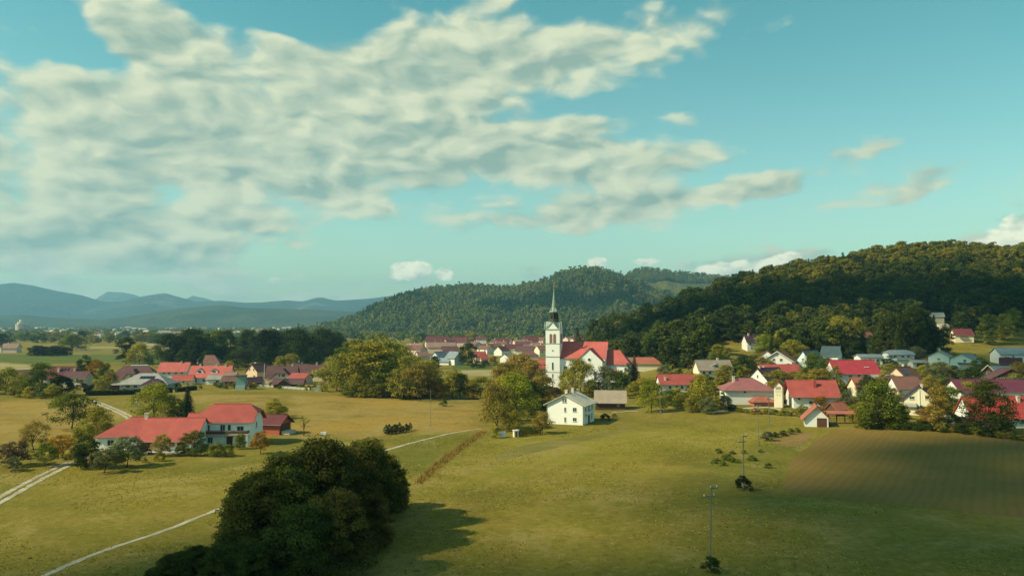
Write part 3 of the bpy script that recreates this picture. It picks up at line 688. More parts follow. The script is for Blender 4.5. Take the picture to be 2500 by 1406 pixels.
# ---- church
ch = House('church', 1353, 946, -15, 'white church with tall copper spire and coral red roof', 'church'); cr = ch.root; TW = 6.2
def ringbox(mb, z, w, h): mb.box((0, 0, z), (w, w, h))
tb = MB().box((0, 0, 12.7), (TW, TW, 26.6)); tower = tb.build('tower', WM['bright'], cr)
for z, w, h in ((3.6, TW + .55, .5), (6.9, TW + .22, .22), (13.6, TW + .30, .26), (19.3, TW + .26, .24), (25.7, TW + .75, .35)):
    mb_ = MB(); ringbox(mb_, z, w, h); mb_.build('cornice', M_METAL if z < 24 else M_TRIM, tower)
base = MB().box((0, 0, 1.5), (TW + 1.3, TW + 1.3, 4.2)); base.build('plinth', WM['bright'], tower)
def arch_panel(w, h, th=.12, n=8):
    pts = [(-w / 2, 0), (w / 2, 0)] + [(w / 2 * math.cos(math.pi * k / n), h - w / 2 + w / 2 * math.sin(math.pi * k / n)) for k in range(n + 1)]
    m = MB(); f = [(x, -th, z) for x, z in pts]; m.poly(f)
    for a, b in zip(f, f[1:] + f[:1]): m.poly([b, a, (a[0], 0, a[2]), (b[0], 0, b[2])])
    return m
M_LOUVRE = mat('brown_louvre', (.26, .12, .08), .8, .2, 3)
lou = arch_panel(1.05, 3.9).mesh('louvre', M_LOUVRE); arf = arch_panel(1.35, 4.15, .07).mesh('arch_surround', M_TRIM)
for side, rz in (((0, -1), 0), ((1, 0), math.pi / 2), ((-1, 0), -math.pi / 2), ((0, 1), math.pi)):
    for u in (-.82, .82):
        cs, sn = math.cos(rz), math.sin(rz); lx, ly = u * cs - (-TW / 2 - .01) * sn, u * sn + (-TW / 2 - .01) * cs
        a = obj('belfry_window', arf, tower, (lx, ly, 19.55), rz); obj('louvre', lou, a, (0, -.03, .12))
for z, w, h in ((9.6, .75, 3.2), (5.4, .6, 1.6), (1.0, .6, 1.0)):
    a, b = win_mesh(w, h); yo = -TW / 2 - .02 if z > 3 else -(TW + 1.3) / 2 - .02
    ob = obj('window', a, tower, (0, yo, z)); obj('pane', b, ob)
ob = obj('window', win_mesh(.55, .55)[0], tower, (0, -TW / 2 - .02, 16.4)); obj('pane', win_mesh(.55, .55)[1], ob)
# gablets and copper helm roof
g = MB(); hw = TW / 2 + .5; z0 = 25.85; zg = 28.9
for rz in (0, math.pi / 2, math.pi, -math.pi / 2):
    cs, sn = math.cos(rz), math.sin(rz); T_ = lambda p: (p[0] * cs - p[1] * sn, p[0] * sn + p[1] * cs, p[2])
    gw = 2.25
    MB().poly([T_((-gw, -hw + .12, z0)), T_((gw, -hw + .12, z0)), T_((0, -hw + .12, zg - .25))]); 
    w_ = MB(); w_.poly([T_((-gw, -hw + .25, z0)), T_((gw, -hw + .25, z0)), T_((0, -hw + .25, zg - .25))]); w_.build('gablet', WM['bright'], tower)
    g.slab([[T_((0, -hw, zg)), T_((-gw - .2, -hw, z0)), T_((-1.6, -1.6, z0 + 2.6)), T_((0, -1.6, zg + .2))][::-1]], .14)
    g.slab([[T_((0, -hw, zg)), T_((gw + .2, -hw, z0)), T_((1.6, -1.6, z0 + 2.6)), T_((0, -1.6, zg + .2))]], .14)
    g.poly([T_((gw + .2, -hw, z0)), T_((hw, -hw, z0)), T_((hw, -gw - .2, z0)), T_((1.6, -1.6, z0 + 2.6))])
g.build('helm_roof', M_COPPER, tower)
for sx in (-1, 1):
    for sy in (-1, 1):
        MB().tube([(sx * (hw - .25), sy * (hw - .25), z0), (sx * (hw - .25), sy * (hw - .25), z0 + 1.9), (sx * (hw - .25), sy * (hw - .25), z0 + 3.0)], [.38, .32, .03], 6).build('pinnacle', M_COPPER, tower)
def octo(mb, zs, n=8):
    mb.tube([(0, 0, z) for z, _ in zs], [r for _, r in zs], n)
ln_ = MB(); octo(ln_, [(27.6, 2.05), (29.2, 1.95), (29.3, 2.15), (29.7, 2.15), (29.75, 1.82), (32.9, 1.82)]); lant = ln_.build('lantern', M_COPDK, tower)
for k in range(8):
    an = math.pi / 8 + k * math.pi / 4; MB().box((1.72 * math.cos(an), 1.72 * math.sin(an), 31.2), (.14, .75, 2.3), an).build('lantern_opening', M_DARK, lant)
sp_ = MB(); octo(sp_, [(32.8, 1.85), (32.95, 2.25), (33.3, 2.25), (33.9, 1.55), (35.0, 1.05), (38.0, .66), (42.0, .26), (44.2, .07)]); spire = sp_.build('spire', M_COPPER, tower)
for k in range(4):
    an = k * math.pi / 2 + math.pi / 4; c, s_ = math.cos(an), math.sin(an)
    MB().tube([(c * 1.9, s_ * 1.9, 33.2), (c * 1.7, s_ * 1.7, 34.1), (c * 1.3, s_ * 1.3, 34.7)], [.45, .35, .05], 5).build('spire_gablet', M_COPPER, spire)
MB().tube([(0, 0, 44.0), (0, 0, 44.35), (0, 0, 44.7)], [.12, .34, .1], 8).build('orb', M_GOLD, spire)
MB().box((0, 0, 45.4), (.12, .12, 1.7)).box((0, 0, 45.6), (.9, .13, .13)).build('cross', M_GOLD, spire)
# nave, transept, choir
ch.vol(19.6, 13.5, 13.4, 20.0, 'coral', 'bright', 'gg', o=(13.0, 5.2), ov=(.5, .35), wins=row('F', (-7.5, -4.2), 7.5, 1.5, 4.2))
ch.vol(9.5, 11.2, 12.2, 17.4, 'coral', 'bright', 'gg', o=(16.6, -1.6), r=math.pi / 2, ov=(.5, .35), wins=[('L', -2.6, 6, 1.2, 3.6), ('L', 2.6, 6, 1.2, 3.6)])
rose = MB().tube([(16.6, -6.36, 12.7), (16.6, -6.52, 12.7)], .78, 16); rose.build('round_window', M_TRIM, cr)
MB().tube([(16.6, -6.5, 12.7), (16.6, -6.58, 12.7)], .58, 16).build('pane', M_GLASS, cr)
MB().box((16.6, -6.6, 18.2), (.1, .1, 1.9)).box((16.6, -6.6, 18.5), (.8, .1, .1)).build('cross', M_GOLD, cr)
MB().box((22.5, 5.2, 20.6), (.12, .12, 1.6)).box((22.5, 5.2, 20.9), (.7, .1, .1)).build('cross', M_GOLD, cr)
ch.vol(10, 9.0, 11.0, 16.4, 'coral', 'bright', 'gh', o=(27.9, 5.2), ov=(.5, .4), wins=row('F', (-2.2, 1.4), 6.5, 1.1, 3.2))
ch.vol(6, 5, 6.0, 8.6, 'coral', 'bright', 'gg', o=(24.4, -2.2), ov=(.4, .3), wins=row('F', (0,), 3.2, .9, 1.8))
for x_ in (3.6, 22.2):
    MB().box((x_, -1.9, 6.0), (1.1, .9, 13.2)).build('buttress', WM['bright'], cr)

# ---- white house in the middle and its shed
h = House('house', 1394, 1035, 68, 'white two-storey house with pale shallow gabled roof beside the round-topped trees', back=4.5)
h.vol(11.4, 10.6, 5.9, 8.5, 'light', 'bright', 'gg', ov=(1.0, .7), chim=((-2.6, .5, 1.1), (1.2, -.2, 1.3)),
      wins=[('L', 2.9, 4.3, 1.1, 1.2), ('L', .1, 4.2, .55, 1.3), ('L', 2.9, 1.55, 1.1, 1.1), ('L', .1, 1.4, .55, 1.4), ('L', .25, 6.75, .55, 1.2), ('L', -.45, 6.75, .55, 1.2), ('F', -3.2, 4.2, 1.2, 1.5), ('F', 0.2, 4.2, 1.2, 1.5), ('F', 3.4, 4.2, 1.1, 1.5), ('F', 3, 1.5, 1.1, 1.2)], doors=[('F', .2, 1.0, 2.1)])
h.balcony(11.4, 10.6, 'F', -1.5, 2.7, 4.6, 1.2, solid=M_TRIM); h.antenna((-.4, .2, 8.4), 2.6)
MB().tube([(-5.82, 5.36, 5.7), (-5.82, 5.36, -.2)], .06, 6).build('downpipe', M_METAL, h.root)
MB().tube([(-5.82, -5.36, 5.7), (-5.82, -5.36, -.2)], .06, 6).build('downpipe', M_METAL, h.root)
h = House('shed', 1490, 1000, -6, 'dark brown timber shed with pale grey-brown roof right of the white house', 'shed', back=3)
h.vol(9.6, 7.2, 2.9, 6.0, 'light', 'wood', 'gg', ov=(.7, .6), doors=[('L', 0, 2.2, 2.4)], wins=row('F', (2.6,), 1.6, .7, .7)); h.last.data.materials[0] = roofmat('weathered_fibre_cement', (.33, .26, .19))

# ---- farm in front: long low house, two-storey house, red barn
h = House('farmhouse', 379, 1099, 2, 'long low farmhouse with bright red roof and white walls', 'house', back=5)
h.vol(9.8, 10.0, 3.4, 6.7, 'red', 'bright', 'hg', o=(-6.2, .3), ov=(.6, .15), chim=((1.4, 1.8, .9), (4.2, -.3, 1.0)), wins=row('F', (-1.6,), 1.7, 1.5, 1.3) + row('F', (3.2,), 2.5, .6, .6))
h.vol(12.4, 12.0, 2.75, 6.6, 'red', 'bright', 'gg', o=(4.9, -.3), ov=(.8, .35), wins=row('F', (1.2,), 1.6, 1.4, 1.0), doors=[('F', 3.3, 1.5, 2.1), ('F', -4.4, 2.2, 2.1)])
for x_ in (-1.0, 2.6, 10.4): MB().box((x_, -6.9, .9), (.22, .22, 2.6)).build('post', M_TRIM, h.root)
h.antenna((-4.6, .4, 6.5), 3.4)
MB().box((5.0, -7.9, .02), (7.5, 2.6, .3)).build('terrace', M_STONE, h.root)
h = House('farmhouse', 566, 1088, 1.5, 'two-storey farmhouse with red half-hipped roof and long balcony', 'house', back=5)
h.vol(11.6, 9.4, 5.75, 9.1, 'red', 'bright', 'kk', ov=(.55, .8), wins=[('F', -4.0, 4.1, 1.0, 1.4), ('F', -.6, 4.1, 1.2, 1.5), ('F', .9, 4.1, .8, 1.5), ('F', 3.4, 3.9, 1.6, 1.2), ('F', -3.4, 1.3, 1.2, 1.4), ('F', 3.6, 1.3, 1.2, 1.3), ('R', -.6, 4.3, .9, 1.5), ('R', 2, 1.4, 1.0, 1.2)], doors=[('F', 1.0, 1.1, 2.0)])
h.balcony(11.6, 9.4, 'F', -.2, 2.6, 11.2, 1.1, posts=True)
MB().box((-3.2, -5.95, 3.4), (5.6, .18, .22)).build('flower_box', mat('red_geraniums', (.35, .05, .05), .9, .5, 8), h.root)
h.vol(5.5, 6, 4.3, 6.6, 'red', 'bright', 'gg', o=(-8.4, 3.2), ov=(.4, .2))
h = House('barn', 674, 1061, -12, 'small red open-sided barn with dull red roof beside the farm', 'barn', back=3)
h.vol(5.0, 6.0, 3.0, 4.7, 'dred', 'brick', 'gg', ov=(.7, .8), doors=[('R', -.2, 4.4, 2.5)])
h.wall.data.materials[0] = M_REDWALL
MB().box((3.9, -.8, .5), (2.2, 3.4, .9)).build('lean_to_stack', M_STONE, h.root)

# ---- row of houses along the left middle distance
h = House('barn', 66, 934, 42, 'small barn with brown gabled roof behind the leftmost trees', 'barn', back=4)
h.vol(9, 6.4, 3.2, 5.8, 'brown', 'wood', 'gg', wins=[('L', 0, 3.6, .8, .8)])
h = House('house', 170, 946, 4, 'house with dark red roof and three skylights left of the hedge', back=4)
h.vol(13, 9.5, 4.2, 9.0, 'dred', 'white', 'gk', o=(-3.0, 1.5), chim=((-1.6, -2.0, 1.5), (5.2, -1.8, 1.0)), panels=((-.6, -1.2, .8, 1.6), (.8, -1.2, .8, 1.6), (2.2, -1.2, .8, 1.6)))
h.vol(9, 8.5, 4.7, 6.9, 'purple', 'cream', 'gg', o=(4.2, -.6), wins=row('F', (1.2,), 3.3, 1.0, 1.4) + row('F', (1.6,), .9, 1.2, 1.2))
h = House('house', 332, 938, 6, 'house with purple-brown half-hipped roof and cream gable', back=5)
h.vol(15.5, 10, 3.4, 8.2, 'purple', 'cream', 'kk', wins=[('L', 0, 4.5, 1.1, 1.4)]); h.vol(6, 7, 3.4, 7.0, 'purple', 'cream', 'kg', o=(.5, -4.0), r=math.pi / 2, wins=[('L', 0, 3.9, 1.4, 1.2)])
MB().box((1, 1.2, 8.6), (7.5, .7, .5)).build('solar_collector', M_TRIM, h.root)
h = House('bungalow', 362, 951, 3, 'wide bungalow with pale grey hipped roof and a row of black solar panels', 'house', back=6)
h.vol(20, 12, 2.9, 6.6, 'grey', 'grey', 'hh', ov=(.9, .9), panels=[(-1.9 + k * 1.25, -2.6, 1.1, 1.9) for k in range(5)], wins=row('F', (-6, -3), 1.5, 1.6, 1.3))
h.vol(9.5, 6, 2.5, 4.6, 'dark', 'grey', 'hh', o=(5.2, -6.4), wins=row('F', (-2.5, 2.2), 1.3, 1.5, 1.3))
h.vol(6.5, 6, 2.4, 3.3, 'grey', 'grey', 'hh', o=(-11.5, -3.6), doors=[('F', 0, 4.2, 1.9)])
h = House('house', 428, 924, 3, 'house with plain coral red roof behind the grey bungalow', back=4)
h.vol(14.5, 9.5, 4.0, 8.2, 'coral', 'white', 'gg', chim=((3.2, -.4, .8),), wins=row('F', (-4, -1.5, 2, 5), 3.0, 1.2, 1.2))
h = House('house', 518, 937, 2, 'house with coral roof, triangular dormer and dish antenna', back=5)
h.vol(18.5, 10.5, 3.5, 8.4, 'coral', 'white', 'gg', chim=((-5.6, 0, .7), (2, 0, .7), (6.4, -.4, .7)), wins=row('F', (-6, -2), 1.6, 1.6, 1.4)).antenna((-7, 0, 8.2), 3.2, True)
h.dormer(-4.6, -3.7, 4.6, 3.4, 2.6, 'coral'); h.dormer(2.0, -3.6, 5.0, 3.4, 2.0, 'coral'); h.vol(8, 6.5, 2.7, 4.2, 'grey', 'white', 'gg', o=(4.5, -6.0), wins=row('F', (1,), 1.4, 1.6, 1.2))
h = House('outbuilding', 448, 939, 4, 'low white outbuilding with red roof between bungalow and dormered house', 'outbuilding', back=2)
h.vol(9, 5.5, 2.4, 4.4, 'red', 'cream', 'gg', wins=row('F', (-2, 1), 1.3, .9, .9))
h = House('house', 522, 905, 3, 'brown-roofed house half hidden behind the dish antenna house', back=4); h.vol(9.5, 9, 5, 9.2, 'brown', 'white', 'gh')
h = House('shed', 562, 941, 10, 'low shed with two sloping brown roofs beside the teal booth', 'shed', back=2); h.vol(6.5, 5, 2.4, 4.0, 'brown', 'grey', 'gg', doors=[('F', 0, 3.4, 1.9)]); h.vol(5, 4.5, 4.6, 5.8, 'tan', 'grey', 'gg', o=(-.5, 4.4))
# teal booth
bt = thing('booth', G(587, 951), R(8), 'tall teal booth with flat roof at the meadow edge', 'booth')
M_TEAL = mat('teal_sheet', (.20, .30, .28), .6, .1); M_TEAL2 = mat('pale_teal_sheet', (.34, .44, .40), .6, .1)
MB().box((0, 1.9, 3.0), (4.0, 3.6, 5.6)).build('body', M_TEAL, bt); MB().box((-.1, 1.6, 6.0), (4.5, 4.6, .25)).build('roof', RM['purple'], bt); MB().box((0, -.5, .75), (3.9, 1.1, 1.9)).build('counter', M_TEAL2, bt)
MB().box((-2.02, 1.9, 4.3), (.06, 2.2, 1.4)).build('pane', M_GLASS, bt)
h = House('house', 634, 927, 62, 'peach gabled house with brown-red roof and stubby chimney', back=5)
h.vol(11, 7.6, 4.6, 8.1, 'brown', 'peach', 'gk', chim=((-2.4, .6, 1.1),), wins=[('L', 1.4, 5.2, .9, 1.1), ('L', -1.4, 5.2, .9, 1.1), ('L', 1.8, 2.0, 1.3, .9)]); h.antenna((-4, .6, 7.6), 2.4)
pl = thing('flagpole', G(645, 936), 0, 'slim white mast before the peach house', 'mast'); MB().tube([(0, 0, -.3), (0, 0, 9.2)], [.14, .09], 8).build('mast', M_TRIM, pl); MB().box((0, 0, 0), (.5, .5, .4)).build('foot', M_STONE, pl)
h = House('shed', 620, 943, 40, 'brown timber shed with dark lean-to below the peach house', 'shed', back=2); h.vol(6.5, 5, 2.3, 4.0, 'dark', 'wood', 'gg', doors=[('L', 0, 2.4, 1.9)])
h = House('house', 690, 936, 4, 'house with big purple-brown roof and glazed half-hipped front gable', back=6)
h.vol(14, 10, 3.2, 8.0, 'purple', 'pink', 'gg', chim=((4.5, .2, 1.2),)); h.vol(7, 10, 3.0, 6.9, 'purple', 'pink', 'kg', o=(1.2, -4.2), r=math.pi / 2, wins=[('L', .8, 3.8, 1.6, 1.5), ('L', -1.0, 3.8, .9, 1.3)])
h = House('outbuilding', 734, 938, -22, 'small pink-walled outbuilding with red roof in the crowded house row', 'outbuilding', back=3); h.vol(9, 6, 3.3, 5.0, 'red', 'pink', 'gg', wins=row('F', (-2,), 2, 1.2, .8))
h = House('house', 772, 930, 3, 'long brown-roofed house with balcony and roof antenna', back=5)
h.vol(14, 10, 4.6, 7.9, 'purple', 'cream', 'gg', o=(2.6, 0), chim=((-2.4, 0, .9), (2.5, 0, 1.0)), panels=((4.6, -1.2, 2.4, 1.5),), wins=row('F', (-4, 0, 4), 3.5, 1.6, 1.3)); h.antenna((7.4, 0, 7.6), 4, False); h.balcony(14, 10, 'F', 6.6, 2.2, 3.4, 1.3, solid=M_TRIM)
h.vol(9, 8.5, 4.8, 8.2, 'purple', 'cream', 'gg', o=(-8.2, .6), chim=((1, .2, .8),)); h.antenna((-8.6, .2, 8), 3.4, True)
h = House('pavilion', 706, 946, 6, 'low open pavilion with brown roof and pale gable trim', 'pavilion', back=2); h.vol(12.5, 6, 2.2, 3.8, 'purple', 'wood', 'gg', ov=(.8, .6), doors=[('F', 3.5, 3.6, 1.8)]); h.vol(4.5, 5, 2.2, 4.0, 'tan', 'wood', 'gg', o=(-1.5, -2.2), r=math.pi / 2)
h = House('gazebo', 797, 946, 0, 'small brown-roofed gazebo at the right end of the house row', 'gazebo'); MB().slab([[(-2.1, -2.1, 2.5), (2.1, -2.1, 2.5), (0, 0, 4.1)], [(2.1, -2.1, 2.5), (2.1, 2.1, 2.5), (0, 0, 4.1)], [(2.1, 2.1, 2.5), (-2.1, 2.1, 2.5), (0, 0, 4.1)], [(-2.1, 2.1, 2.5), (-2.1, -2.1, 2.5), (0, 0, 4.1)]], .15).build('roof', RM['brown'], h.root)
for x_ in (-1.7, 1.7):
    for y_ in (-1.7, 1.7): MB().box((x_, y_, 1.1), (.18, .18, 2.8)).build('post', M_TIMBER, h.root)
wl = thing('garden_wall', G(692, 948), 0, 'low white garden wall along the meadow edge', 'wall')
for k in range(12):
    p_ = G(634 + k * 10.6, 943.0 + k * .82) - wl.location; MB().box((p_.x, p_.y, .45 + p_.z), (1.75, .3, .9 + (k % 3) * .12), -.05).build('wall_panel', WM['white'], wl)
tn = thing('polytunnel', G(776, 955), R(5), 'small pale polytunnel beside the big trees', 'polytunnel'); mbp = MB(); 
for k in range(9):
    a0, a1 = math.pi * k / 9, math.pi * (k + 1) / 9; mbp.poly([(1.7 * math.cos(a0), -2, 2 * math.sin(a0)), (1.7 * math.cos(a1), -2, 2 * math.sin(a1)), (1.7 * math.cos(a1), 2, 2 * math.sin(a1)), (1.7 * math.cos(a0), 2, 2 * math.sin(a0))][::-1])
mbp.poly([(1.7 * math.cos(math.pi * k / 9), -2, 2 * math.sin(math.pi * k / 9)) for k in range(10)])
mbp.build('cover', mat('milky_film', (.42, .46, .36), .5, .1), tn)
for y_ in (-2.02, 0, 2.02): MB().tube([(1.74 * math.cos(math.pi * k / 9), y_, 2.04 * math.sin(math.pi * k / 9)) for k in range(10)], .05, 5).build('hoop', M_METAL, tn)

# ---- far left and far plain
h = House('farmhouse', 28, 861, 5, 'red-brown roofed farmhouse at the far left edge', back=5); h.vol(14, 9, 5, 9, 'tan', 'pink', 'gg', chim=((-3, 0, 1),)); h.vol(7, 7, 4.5, 7.5, 'tan', 'cream', 'gg', o=(-9, -1), r=math.pi / 2)
rt = thing('tower_block', at(52, 2500), 0, 'round stepped beige tower rising over the distant town', 'tower')
def drum(r, z0_, z1, n, m, nm):
    MB().tube([(0, 0, z0_), (0, 0, z1)], r, 32).build(nm, m, rt)
M_BEIGE = mat('beige_render', (.62, .52, .40), .9, .06); M_BAND = mat('storey_band', (.32, .26, .20), .9, .06)
drum(14.5, -2, 27, 32, M_BEIGE, 'drum'); drum(10, 27, 33, 24, M_BEIGE, 'upper_drum'); drum(4.2, 33, 41, 16, M_TRIM, 'top_drum')
for k in range(6): MB().tube([(0, 0, 3.0 + k * 4.1), (0, 0, 4.3 + k * 4.1)], 14.62, 32).build('window_band', M_BAND, rt)
MB().box((15, 4, 11), (16, 12, 24)).build('annex', mat('shaded_render', (.36, .30, .26), .9, .06), rt); MB().box((10, -6, 2), (75, 14, 8)).build('base_block', RM['brown'], rt)
wh = thing('warehouse', at(158, 2700), 0, 'long low pale warehouse in the distant town', 'warehouse'); MB().box((0, 0, 4.5), (92, 25, 11)).build('wall', WM['grey'], wh); MB().box((0, 0, 11), (94, 27, 2.4)).build('roof', M_TRIM, wh)
for k in range(9): MB().box((-40 + k * 10, -12.6, 4), (5, .3, 3)).build('window', M_GLASS, wh)
bk = thing('office_block', at(14, 2300), 0, 'small white block left of the round tower', 'building'); MB().box((0, 0, 5), (14, 11, 12)).build('wall', WM['white'], bk); MB().box((0, 0, 11.2), (14.6, 11.6, .6)).build('roof', M_STONE, bk)
for k in range(6): MB().box((-4.5 + (k % 3) * 4.5, -5.6, 4 + (k // 3) * 4), (2, .2, 1.6)).build('window', M_GLASS, bk)
rg = random.Random(77)
def tiny_house(px, Yd, L, Wd, He, roof, wall, label, group, name='house'):
    p = at(px, Yd); r_ = thing(name, p, rg.uniform(-.9, .9), label, 'house', group); m = .62; Hr = He + Wd / 2 * m
    b = MB(); l, w = L / 2, Wd / 2
    for s_ in (-1, 1):
        q_ = [(s_ * l, -w, -1), (s_ * l, w, -1), (s_ * l, w, He), (s_ * l, 0, Hr - .1), (s_ * l, -w, He)]; b.poly(q_ if s_ > 0 else q_[::-1])
    b.poly([(-l, -w, -1), (l, -w, -1), (l, -w, He), (-l, -w, He)]); b.poly([(l, w, -1), (-l, w, -1), (-l, w, He), (l, w, He)])
    b.build('wall', WM[wall], r_)
    a, e = l + .5, w + .6; ze = He - .6 * m
    rf = MB().slab([[(-a, -e, ze), (a, -e, ze), (a, 0, Hr), (-a, 0, Hr)], [(a, e, ze), (-a, e, ze), (-a, 0, Hr), (a, 0, Hr)]], .2).build('roof', RM[roof], r_)
    if rg.random() < .7: MB().box((rg.uniform(-l, l) * .6, .6, Hr + .3), (.8, .8, 1.8)).build('chimney', M_CHIM, rf)
    for f_ in (-1, 1):
        for u in (-.28, .28):
            if Yd < 1000: MB().box((u * L, f_ * (w + .03), He * .62), (1.2, .08, 1.3)).build('window', M_GLASS, r_)
    return r_
for k in range(120):
    px = rg.uniform(-20, 860); Yd = rg.choice((1700, 2000, 2300, 2700, 3100, 3500)) * rg.uniform(.92, 1.08)
    if px < 110 and Yd < 2700: continue
    tiny_house(px, Yd, rg.uniform(10, 26), rg.uniform(9, 13), rg.uniform(6, 11), rg.choice(('grey', 'tan', 'light', 'light', 'purple')), rg.choice(('white', 'white', 'white', 'cream')), 'tiny pale building among many in the distant town', 'buildings of the distant town')

# ---- far village left of the church tower
def farhouse(px, py, rot, L, Wd, He, Hr, roof, wall, label, ends='gg', **k):
    hh = House('house', px, py, rot, label, back=Wd * .4); hh.vol(L, Wd, He, Hr, roof, wall, ends, **k); return hh
farhouse(1073, 889, 55, 10.5, 8.5, 4.6, 8.6, 'bluegrey', 'white', 'grey-roofed white house left of its twin in the far village', wins=[('L', 0, 3, 1, 1.3), ('L', 0, 5.6, .9, 1)])
farhouse(1110, 891, -48, 10.5, 8.5, 5.0, 9.0, 'bluegrey', 'white', 'grey-roofed white house right of its twin in the far village', wins=[('R', 0, 3, 1, 1.3), ('R', 0, 6, .9, 1.2)]).vol(8, 5, 2.6, 4.6, 'bluegrey', 'white', 'gg', o=(-4, -5), r=.4)
farhouse(1171, 886, 20, 8, 7.5, 5.0, 8.0, 'red', 'pink', 'small red-roofed house standing alone before the far village').vol(5.2, 5, 3.6, 6.0, 'red', 'pink', 'gg', o=(1.6, -4.2))
farhouse(1242, 886, 50, 10, 8, 4.2, 6.6, 'bluegrey', 'white', 'low white house with blue-grey roof above the brownish treetops')
farhouse(1078, 862, 3, 26, 11, 6, 10, 'tan', 'pink', 'long tan-roofed building in the far village', chim=((-6, 0, 1.2), (4, 0, 1.2)))
h = farhouse(1068, 850, 4, 26, 13, 8, 13.5, 'dred', 'pink', 'large dark red roofed block with four pale dormers')
for k in range(4): h.dormer(-9 + k * 6, -4.8, 8.6, 2.4, 2.4, 'dred')
farhouse(1122, 848, -5, 18, 11, 7, 12, 'dred', 'pink', 'dark red roofed house right of the dormered block')
farhouse(1098, 872, 12, 13, 9, 5, 9, 'purple', 'pink', 'purple-roofed house before the long tan roof')
farhouse(1022, 866, -30, 11, 9, 5, 8.5, 'brown', 'pink', 'brown-roofed house at the left end of the far village')
farhouse(1030, 878, 30, 9, 8, 3.4, 6.5, 'tan', 'pink', 'low tan-roofed house tucked behind the big olive trees')
farhouse(1225, 868, 52, 11, 9, 4.4, 8.2, 'purple', 'white', 'white-gabled house with purple roof above the blue-grey roof')
farhouse(1257, 865, 55, 10, 9, 4.4, 8.0, 'purple', 'white', 'white-gabled purple-roofed house next to a wide dark roof')
farhouse(1282, 868, -10, 16, 10, 4.6, 8.4, 'purple', 'white', 'wide dark-roofed house left of the tower base')
farhouse(1290, 880, 4, 15, 9, 4.4, 7.2, 'brown', 'pink', 'brownish flat-pitched roof just above the brown treetops', 'hh')
farhouse(1298, 848, 5, 15, 11, 8, 13, 'dred', 'pink', 'tall dark red roofed house close to the church tower')
farhouse(1228, 850, 8, 14, 10, 7, 11, 'dred', 'white', 'dark red house above the white gabled pair')
for k in range(34):
    px = rg.choice((rg.uniform(1000, 1330), rg.uniform(1150, 1330), rg.uniform(1370, 1440))); Yd = rg.uniform(640, 1150)
    tiny_house(px, Yd, rg.uniform(10, 16), rg.uniform(8.5, 11), rg.uniform(4.5, 7), rg.choice(('purple', 'dred', 'purple', 'brown', 'tan')), rg.choice(('white', 'pink', 'white', 'cream')), 'small dark-roofed house in the crowd of the far village', 'houses crowding the far village')
h = farhouse(1310, 925, 8, 12, 9, 5.5, 9.5, 'coral', 'white', 'coral-roofed parsonage mostly hidden left of the church tower')
farhouse(1536, 905, 6, 15, 8, 4.0, 7.0, 'tan', 'cream', 'long low tan roof right behind the church choir', 'hh')
farhouse(1582, 905, -4, 14, 8, 3.8, 6.6, 'orange', 'cream', 'low terracotta roof at the forest edge right of the church', 'gh')
# ---------------------------------------------------------------- village on the right
h = farhouse(1656, 957, 2, 15.5, 8.5, 3.2, 6.4, 'red', 'white', 'long white house with red roof left of the large olive tree', wins=row('F', (-4.2, -1.6, .4), 1.7, 1.1, 1.3), chim=((-5.6, -2.6, 1.0),))
h = House('house', 1740, 929, 3, 'grey-roofed house with dark garage door below the pale birches', back=4); h.vol(14, 9, 4.4, 8.0, 'grey', 'cream', 'gg', chim=((2.2, .2, 1.0),), wins=row('F', (-5, -2.5), 3, 1.2, 1.2), doors=[('F', 3.2, 4.4, 2.6)]); h.dormer(.6, -3.4, 4.9, 4.0, 1.8, 'grey', 'cream'); h.antenna((-1, 0, 8), 3)
h.last.data.materials[0] = roofmat('brown_grey_tiles', (.27, .22, .17))
h = House('house', 1838, 857, 4, 'white house with dark roof and round balcony high at the forest edge', back=4); h.vol(9.2, 8.5, 4.6, 8.4, 'dark', 'white', 'gg', chim=((-2.6, -.6, 1.2),), wins=row('F', (-2.9,), 3.4, .9, 1.2) + row('F', (-2.4,), 1.2, .9, 1.1) + row('F', (3,), 3.3, .9, 1.1)); h.dormer(1.4, -4.4, 4.0, 3.2, 2.4, 'dark', 'white', d=3); h.balcony(9.2, 8.5, 'F', 1.4, 2.5, 3.4, 1.3, solid=M_METAL)
h = House('house', 1904, 899, 62, 'white double-gabled house with dull red roof and white bargeboards', back=5); h.vol(12, 12.5, 3.2, 7.2, 'brown', 'white', 'gg', ov=(.9, .9), wins=[('L', 1.6, 3.4, 1.3, 1.3), ('L', -1.6, 3.4, 1.3, 1.3), ('L', 0, 5.4, .7, .7), ('L', 4.6, 1.4, 1.2, 1.2)])
for sg in (-1, 1):
    MB().slab([[(-7.0, sg * 7.25, 2.75), (-6.75, sg * 7.25, 2.75), (-6.75, 0, 7.38), (-7.0, 0, 7.38)][::sg]], .3 * 1).build('bargeboard', M_TRIM, h.root)
h.vol(4, 9, 3.8, 7.6, 'brown', 'white', 'gg', o=(-1.2, 5.2), wins=[('L', 0, 4.4, 1, 1)])
h = House('house', 1902, 931, 2, 'long house with bright red roof below the white double-gabled house', back=5); h.vol(15.5, 9, 3.6, 6.4, 'red', 'cream', 'gg', wins=row('F', (3.0, 5.4), 2, .9, 1.3))
h = House('house', 1876, 950, 28, 'house with near-black roof and white gable behind the transformer tower', back=5); h.vol(11, 9.5, 3.6, 7.6, 'dark', 'white', 'gg', wins=[('L', 0, 4.4, .8, 1.2)], chim=((-4.5, 0, .6), (-1.5, .6, .9)))
h = House('house', 1822, 988, -4, 'white house with mauve hipped roof behind the pale lane', back=6); h.vol(15.5, 11, 5.0, 8.2, 'purple', 'white', 'hh', ov=(.9, .9), wins=row('F', (-1.6,), 4.0, .9, .9) + row('F', (3.4,), 1.2, 1.2, 1.2), chim=((-4.4, -1.4, 1.4),))
